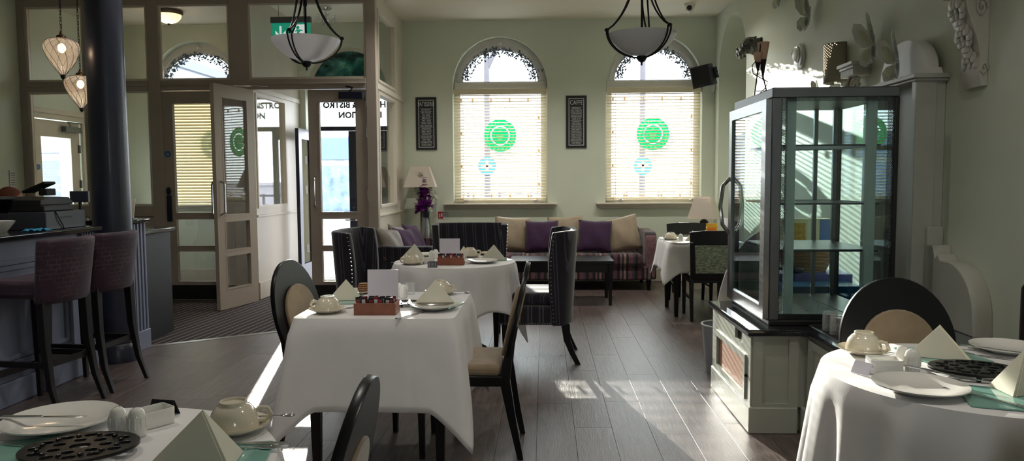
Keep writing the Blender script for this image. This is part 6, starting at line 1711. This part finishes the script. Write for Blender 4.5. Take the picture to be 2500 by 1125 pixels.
GRP = dict(cup='upturned cream cups', saucer='cream saucers', plate='white plates', napkin='napkins folded as pyramids', shaker='white salt and pepper shakers', dish='white sugar dishes', box='wooden condiment boxes', card='standing menu cards', trivet='black trivets', mat='green glass mats', knife='table knives', fork='table forks', spoon='tea spoons', tumbler='clear tumblers')
def T(px, py, dz=0.0):
    p = at(px, py, TZ); return (p.x, p.y, TZ + dz)
def cupset(px, py, where, rz, spoon=None):
    p = T(px, py)
    use('saucer', 'cream saucer under the cup ' + where, p)
    use('cup', 'upturned cream cup ' + where, (p[0], p[1], p[2] + 0.0085), rz)

# square table
W = 'on the square table'
cupset(800, 762, 'nearest the front left corner of the square table', R_(170))
use('mat', 'green glass mat under the left napkin ' + W, T(852, 735), R_(8))
use('napkin', 'ivory pyramid napkin at the left, beside the menu card ' + W, T(846, 732, 0.0045), R_(10))
use('box', 'wooden box of sachets in front of the menu card ' + W, T(921, 764), R_(1))
use('card', 'lilac white menu card standing behind the wooden box ' + W, T(935, 735), R_(1))
use('shaker', 'white shaker right of the menu card ' + W, T(985, 727))
use('shaker', 'white shaker half hidden behind the menu card ' + W, T(972, 722))
use('tumbler', 'short clear tumbler behind the shakers ' + W, T(1002, 718), 0, 0.8)
use('trivet', 'black trivet beside the wooden box ' + W, T(985, 745), 0.3, 0.72)
use('mat', 'pale glass mat under the right hand plate ' + W, T(1070, 745), R_(-14), 1.05)
use('plate', 'white plate below the right hand napkin ' + W, T(1060, 755, 0.005), 0)
use('napkin', 'ivory pyramid napkin standing on the right hand plate ' + W, T(1064, 748, 0.0285), R_(3))
cupset(1076, 718, 'behind the right hand napkin of the square table', R_(-20))
use('spoon', 'tea spoon beside the far cup ' + W, T(1112, 716), R_(10))
use('knife', 'table knife lying left of the plate ' + W, T(1003, 770), R_(62))
use('knife', 'table knife lying by the left napkin ' + W, T(873, 750), R_(40))
q = T(888, 716)
t = thing('sugar_bowl', 'rough brown wicker sugar bowl left of the menu card', 'bowl', q)
MB().lathe([(0.0, 0), (0.022, 0.0), (0.034, 0.025), (0.030, 0.05), (0.024, 0.058), (0, 0.062)], 16).build('bowl', M_wick, t)
use('plate', 'white plate half hidden behind the left napkin ' + W, T(868, 716), 0, 0.8)

# round table thirteen
W = 'on table thirteen'
cupset(1006, 645, 'at the left front of table thirteen', R_(200))
use('napkin', 'ivory pyramid napkin behind the left cup ' + W, T(1013, 632, 0.001), R_(-6), 1.15)
use('box', 'dark wooden box of sachets in front of the menu ' + W, T(1102, 645), R_(2))
use('card', 'lilac white menu card standing upright ' + W, T(1098, 633), R_(1))
use('dish', 'white sugar dish behind the number block ' + W, T(1047, 642), 0.1)
use('shaker', 'white shaker beside the menu card ' + W, T(1054, 633))
use('shaker', 'second white shaker beside the menu card ' + W, T(1064, 630))
use('plate', 'white plate at the back left ' + W, T(1045, 625), 0)
use('plate', 'white plate in front of the right napkin ' + W, T(1178, 641), 0)
use('mat', 'pale glass mat under the right napkin ' + W, T(1212, 634), R_(20))
use('napkin', 'ivory pyramid napkin at the right ' + W, T(1206, 634, 0.0045), R_(-4), 1.1)
use('napkin', 'small ivory napkin standing behind the menu ' + W, T(1132, 625), R_(70), 0.8)
cupset(1148, 627, 'behind the wooden box of table thirteen', R_(0))
use('saucer', 'empty cream saucer at the back right of table thirteen', T(1196, 622))
use('spoon', 'tea spoon beside the left cup ' + W, T(977, 640), R_(20))
use('knife', 'table knife between box and plate ' + W, T(1142, 640), R_(50))
use('tumbler', 'clear tumbler with paper sachets ' + W, T(1131, 636), 0, 0.8)
q = T(1056, 652)
t = thing('table_number', 'dark cube with the number 13 at the front of the round table', 'sign', q, R_(2))
MB().box(-0.034, 0.034, -0.012, 0.012, 0, 0.042).build('block', mat('number_block', '2b2c30', 0.5), t, bevel=0.002)
MB().box(-0.030, 0.030, -0.0128, -0.012, 0.004, 0.038).build('face', mat('number_face', '8c8c90', 0.5), t)
MB().text('13', 0.042, 0.0003, Matrix(((1, 0, 0, 0), (0, 0, -1, -0.0132), (0, 1, 0, 0.021), (0, 0, 0, 1)))).build('number', M_blackp, t)

# near left table
W = 'on the near left table'
use('plate', 'large white plate with a knife across it ' + W, T(150, 1040), 0, 1.15)
p = T(105, 1045, 0.0265); use('knife', 'table knife resting across the white plate ' + W, p, R_(2), 1.0)
use('shaker', 'white shaker nearest the plate ' + W, T(290, 1062), 0, 1.0)
use('shaker', 'white shaker nearest the sugar dish ' + W, T(336, 1064), 0, 1.0)
use('dish', 'white sugar dish behind the shakers ' + W, T(374, 1035), R_(55), 1.0)
q = T(400, 1012)
t = thing('tent_sign', 'black tent shaped table sign behind the sugar dish', 'sign', q, R_(-10))
MB().add([(-0.035, -0.02, 0), (0.035, -0.02, 0), (-0.035, 0.02, 0), (0.035, 0.02, 0), (-0.035, 0, 0.04), (0.035, 0, 0.04)], [(0, 1, 5, 4), (3, 2, 4, 5)]).build('sign', M_blackp, t, solid=0.003, smooth=0)
cupset(572, 1052, 'beside the tilted chair on the near left table', R_(25))
use('spoon', 'tea spoon under the handle of the cup ' + W, T(640, 1040, 0.023), R_(10))
use('mat', 'green glass mat under the pyramid napkin ' + W, T(530, 1128), R_(12), 1.1)
use('napkin', 'ivory pyramid napkin at the lower frame edge ' + W, T(500, 1122, 0.005), R_(-12), 1.05)
use('knife', 'table knife between napkin and cup ' + W, T(590, 1090, 0.005), R_(3))
use('fork', 'table fork between napkin and cup ' + W, T(598, 1100, 0.005), R_(5))
use('trivet', 'black pierced trivet at the lower frame edge ' + W, T(196, 1112), R_(15), 1.0)
use('mat', 'green glass mat at the lower left corner ' + W, T(10, 1112), R_(24), 1.0)
use('fork', 'table fork on the mat at the lower left corner ' + W, T(30, 1092, 0.005), R_(-10))

# right table
W = 'on the sunlit right table'
cupset(2108, 862, 'at the back left edge of the sunlit right table', R_(-50))
use('mat', 'green glass mat behind the shakers ' + W, T(2300, 868), R_(4), 1.15)
use('napkin', 'ivory pyramid napkin before the round chair back ' + W, T(2292, 872, 0.0045), R_(-28), 1.05)
use('dish', 'white sugar dish beside the folded card ' + W, T(2158, 908), R_(-6), 1.1)
use('shaker', 'white shaker half hidden behind the other one ' + W, T(2203, 898), 0, 1.05)
use('shaker', 'white shaker in front beside the sugar dish ' + W, T(2226, 910), 0, 1.1)
q = T(2108, 910)
t = thing('tent_sign', 'bright white folded card sign in the sun beside the sugar dish', 'sign', q, R_(-55))
MB().add([(-0.03, -0.022, 0), (0.03, -0.022, 0), (-0.03, 0.022, 0), (0.03, 0.022, 0), (-0.03, 0, 0.035), (0.03, 0, 0.035)], [(0, 1, 5, 4), (3, 2, 4, 5)]).build('card', M_card, t, solid=0.002, smooth=0)
use('plate', 'white plate near the front edge ' + W, T(2245, 955), 0, 1.1)
use('knife', 'table knife resting on the rim of the front plate ' + W, T(2292, 930, 0.024), R_(-52), 1.05)
use('fork', 'table fork lying across the edge of the near mat ' + W, T(2400, 975, 0.005), R_(122), 1.1)
use('mat', 'green glass mat at the right frame edge ' + W, T(2462, 975), R_(-18), 1.15)
use('napkin', 'ivory pyramid napkin cut by the right frame edge ' + W, T(2500, 952, 0.005), R_(20), 1.15)
use('trivet', 'black pierced trivet in the middle ' + W, T(2378, 915), R_(-8), 1.05)
use('plate', 'white plate at the far right ' + W, T(2462, 858), 0, 1.05)
use('knife', 'table knife leaning on the far right plate ' + W, T(2425, 862, 0.012), R_(-40))
use('knife', 'dark table knife between mat and far right plate ' + W, T(2380, 868), R_(-35))
use('spoon', 'tea spoon beside the cup ' + W, T(2172, 862), R_(-40))

# corner table
W = 'on the corner table'
cupset(1638, 585, 'at the left of the corner table', R_(200))
use('shaker', 'white shaker in front of the napkin ' + W, T(1662, 588))
use('plate', 'white plate at the front ' + W, T(1662, 596), 0)
use('napkin', 'ivory pyramid napkin beside the black chair ' + W, T(1691, 588), R_(10))
use('napkin', 'second ivory napkin peeking over the black chair ' + W, T(1722, 586), R_(30))
use('fork', 'table fork beside the cup ' + W, T(1618, 585), R_(40))

# ================================================================== OUTSIDE
t = NT('street_paving'); nz = t.noise(t.coord(), 0.8, 4); t.link(t.ramp(nz, [(0.3, lin('8d8f93')), (0.7, lin('a9abae'))]), t.b.inputs['Base Color']); t.b.inputs['Roughness'].default_value = 0.9
gnd = tag(MB().box(-60, 60, YB + 0.36, 120, -0.35, -0.14).build('street', t.m, None, smooth=0), 'pale street paving outside the windows', 'street'); gnd['kind'] = 'structure'
struct(MB().box(ENT[0] - 0.3, ENT[1] + 0.3, YB + 0.35, YB + 1.0, -0.14, -0.02).build('trim_4', mat('step_stone', '8c8c8c', 0.8), None), 'stone step outside the street door')
struct(MB().box(-40, XL - 0.31, -10, YB + 0.36, -0.35, -0.14).build('floor_outside', t.m, None, smooth=0), 'pale paving outside the lobby side door')
M_pole = mat('pole_grey', '4b4850', 0.6)
def pole(label, px, y, h, bend):
    p = aty(px, 400, y)
    t = thing('lamp_post', label, 'lamp post', (p.x, y, -0.14), 0, 'lamp posts outside')
    MB().lathe([(0.11, 0), (0.11, 0.9), (0.075, 1.0), (0.06, h)], 14).build('pole', M_pole, t)
    if bend: MB().tube([(0.0, 0, h * 0.62), (0.25, 0, h * 0.70), (0.40, 0, h * 0.85), (0.38, 0, h)], 0.06, 8).build('bracket_arm', M_pole, t)
    zc = aty(px, 405, y).z + 0.14
    MB().lathe([(0, 0), (0.21, 0), (0.21, 0.02), (0, 0.02)], 24, M=Mx((0, -0.09, zc), (R_(90), 0, 0))).build('round_sign', M_blue, t)
    mb = MB().box(-0.12, 0.12, -0.115, -0.111, zc - 0.03, zc + 0.03).box(-0.03, 0.03, -0.115, -0.111, zc - 0.12, zc + 0.12)
    mb.build('sign_symbol', M_print, t)
pole('grey lamp post with round blue sign outside the left window', 1190, 17.0, 6.5, True)
pole('grey lamp post with round blue sign outside the corner window', 1568, 17.0, 6.5, False)
def plain(nm, lab, cat, boxes, m, loc=(0, 0, 0)):
    t = thing(nm, lab, cat, loc)
    for pn, a in boxes: MB().box(*a).build(pn, m, t, bevel=0.01)
    return t
bx = [('rail', (-4, 6, 21.0, 21.05, 0.92, 0.98)), ('rail', (-4, 6, 21.0, 21.05, 0.45, 0.50))] + [('post', (-4 + k * 0.9, -3.93 + k * 0.9, 20.99, 21.06, -0.14, 1.0)) for k in range(12)]
plain('street_railing', 'grey metal railing across the street outside the windows', 'railing', bx, M_pole)
plain('sea_wall', 'long low pale wall on the far side of the street', 'wall', [('wall', (-30, 40, 34, 34.6, -0.14, 1.15)), ('coping', (-30, 40, 33.9, 34.7, 1.15, 1.3))], mat('sea_wall_stone', 'b7b4bd', 0.9))
t = thing('street_building', 'pale shop building with blue shopfront seen through the street door', 'building', (-7.2, 24, -0.14))
MB().box(-4.5, 3.2, 0, 4, 0, 2.95).build('walls', mat('shop_render', '9c9ea4', 0.8, var=0.5, scale=1.5), t)
MB().box(-4.0, 2.8, -0.12, 0.0, 2.2, 2.9).build('fascia', mat('shop_fascia', '5a6f8f', 0.6), t)
for k in range(4):
    MB().box(-3.9 + k * 1.7, -2.5 + k * 1.7, -0.05, 0.0, 0.4, 2.0).build('shop_window', mat('shop_glass', '5f7396', 0.3, var=0.6, scale=3), t)
t = thing('street_building', 'grey terrace of houses seen through the lobby side door', 'building', (-20.0, 23.0, -0.14))
MB().box(-8, 7.5, 0, 6, 0, 5.4).build('walls', mat('terrace_render', 'a9a9b2', 0.8, var=0.15, scale=0.8), t)
for k in range(7):
    for z0, z1 in ((0.7, 2.2), (3.1, 4.5)): MB().box(-7.2 + k * 2.1, -5.9 + k * 2.1, -0.05, 0.0, z0, z1).build('window', mat('terrace_window', '6a707c', 0.3), t)
MB().box(-8, 7.5, -0.15, 0.0, 2.45, 2.75).build('string_course', mat('terrace_band', '8f8f99', 0.8), t)
MB().box(-8.2, 7.7, -0.2, 6.2, 5.4, 5.7).build('roof', mat('terrace_roof', '6d7078', 0.8), t)

for nm in [o for o in bpy.data.objects if o.get('label') == '']: print('EMPTY LABEL', nm.name)
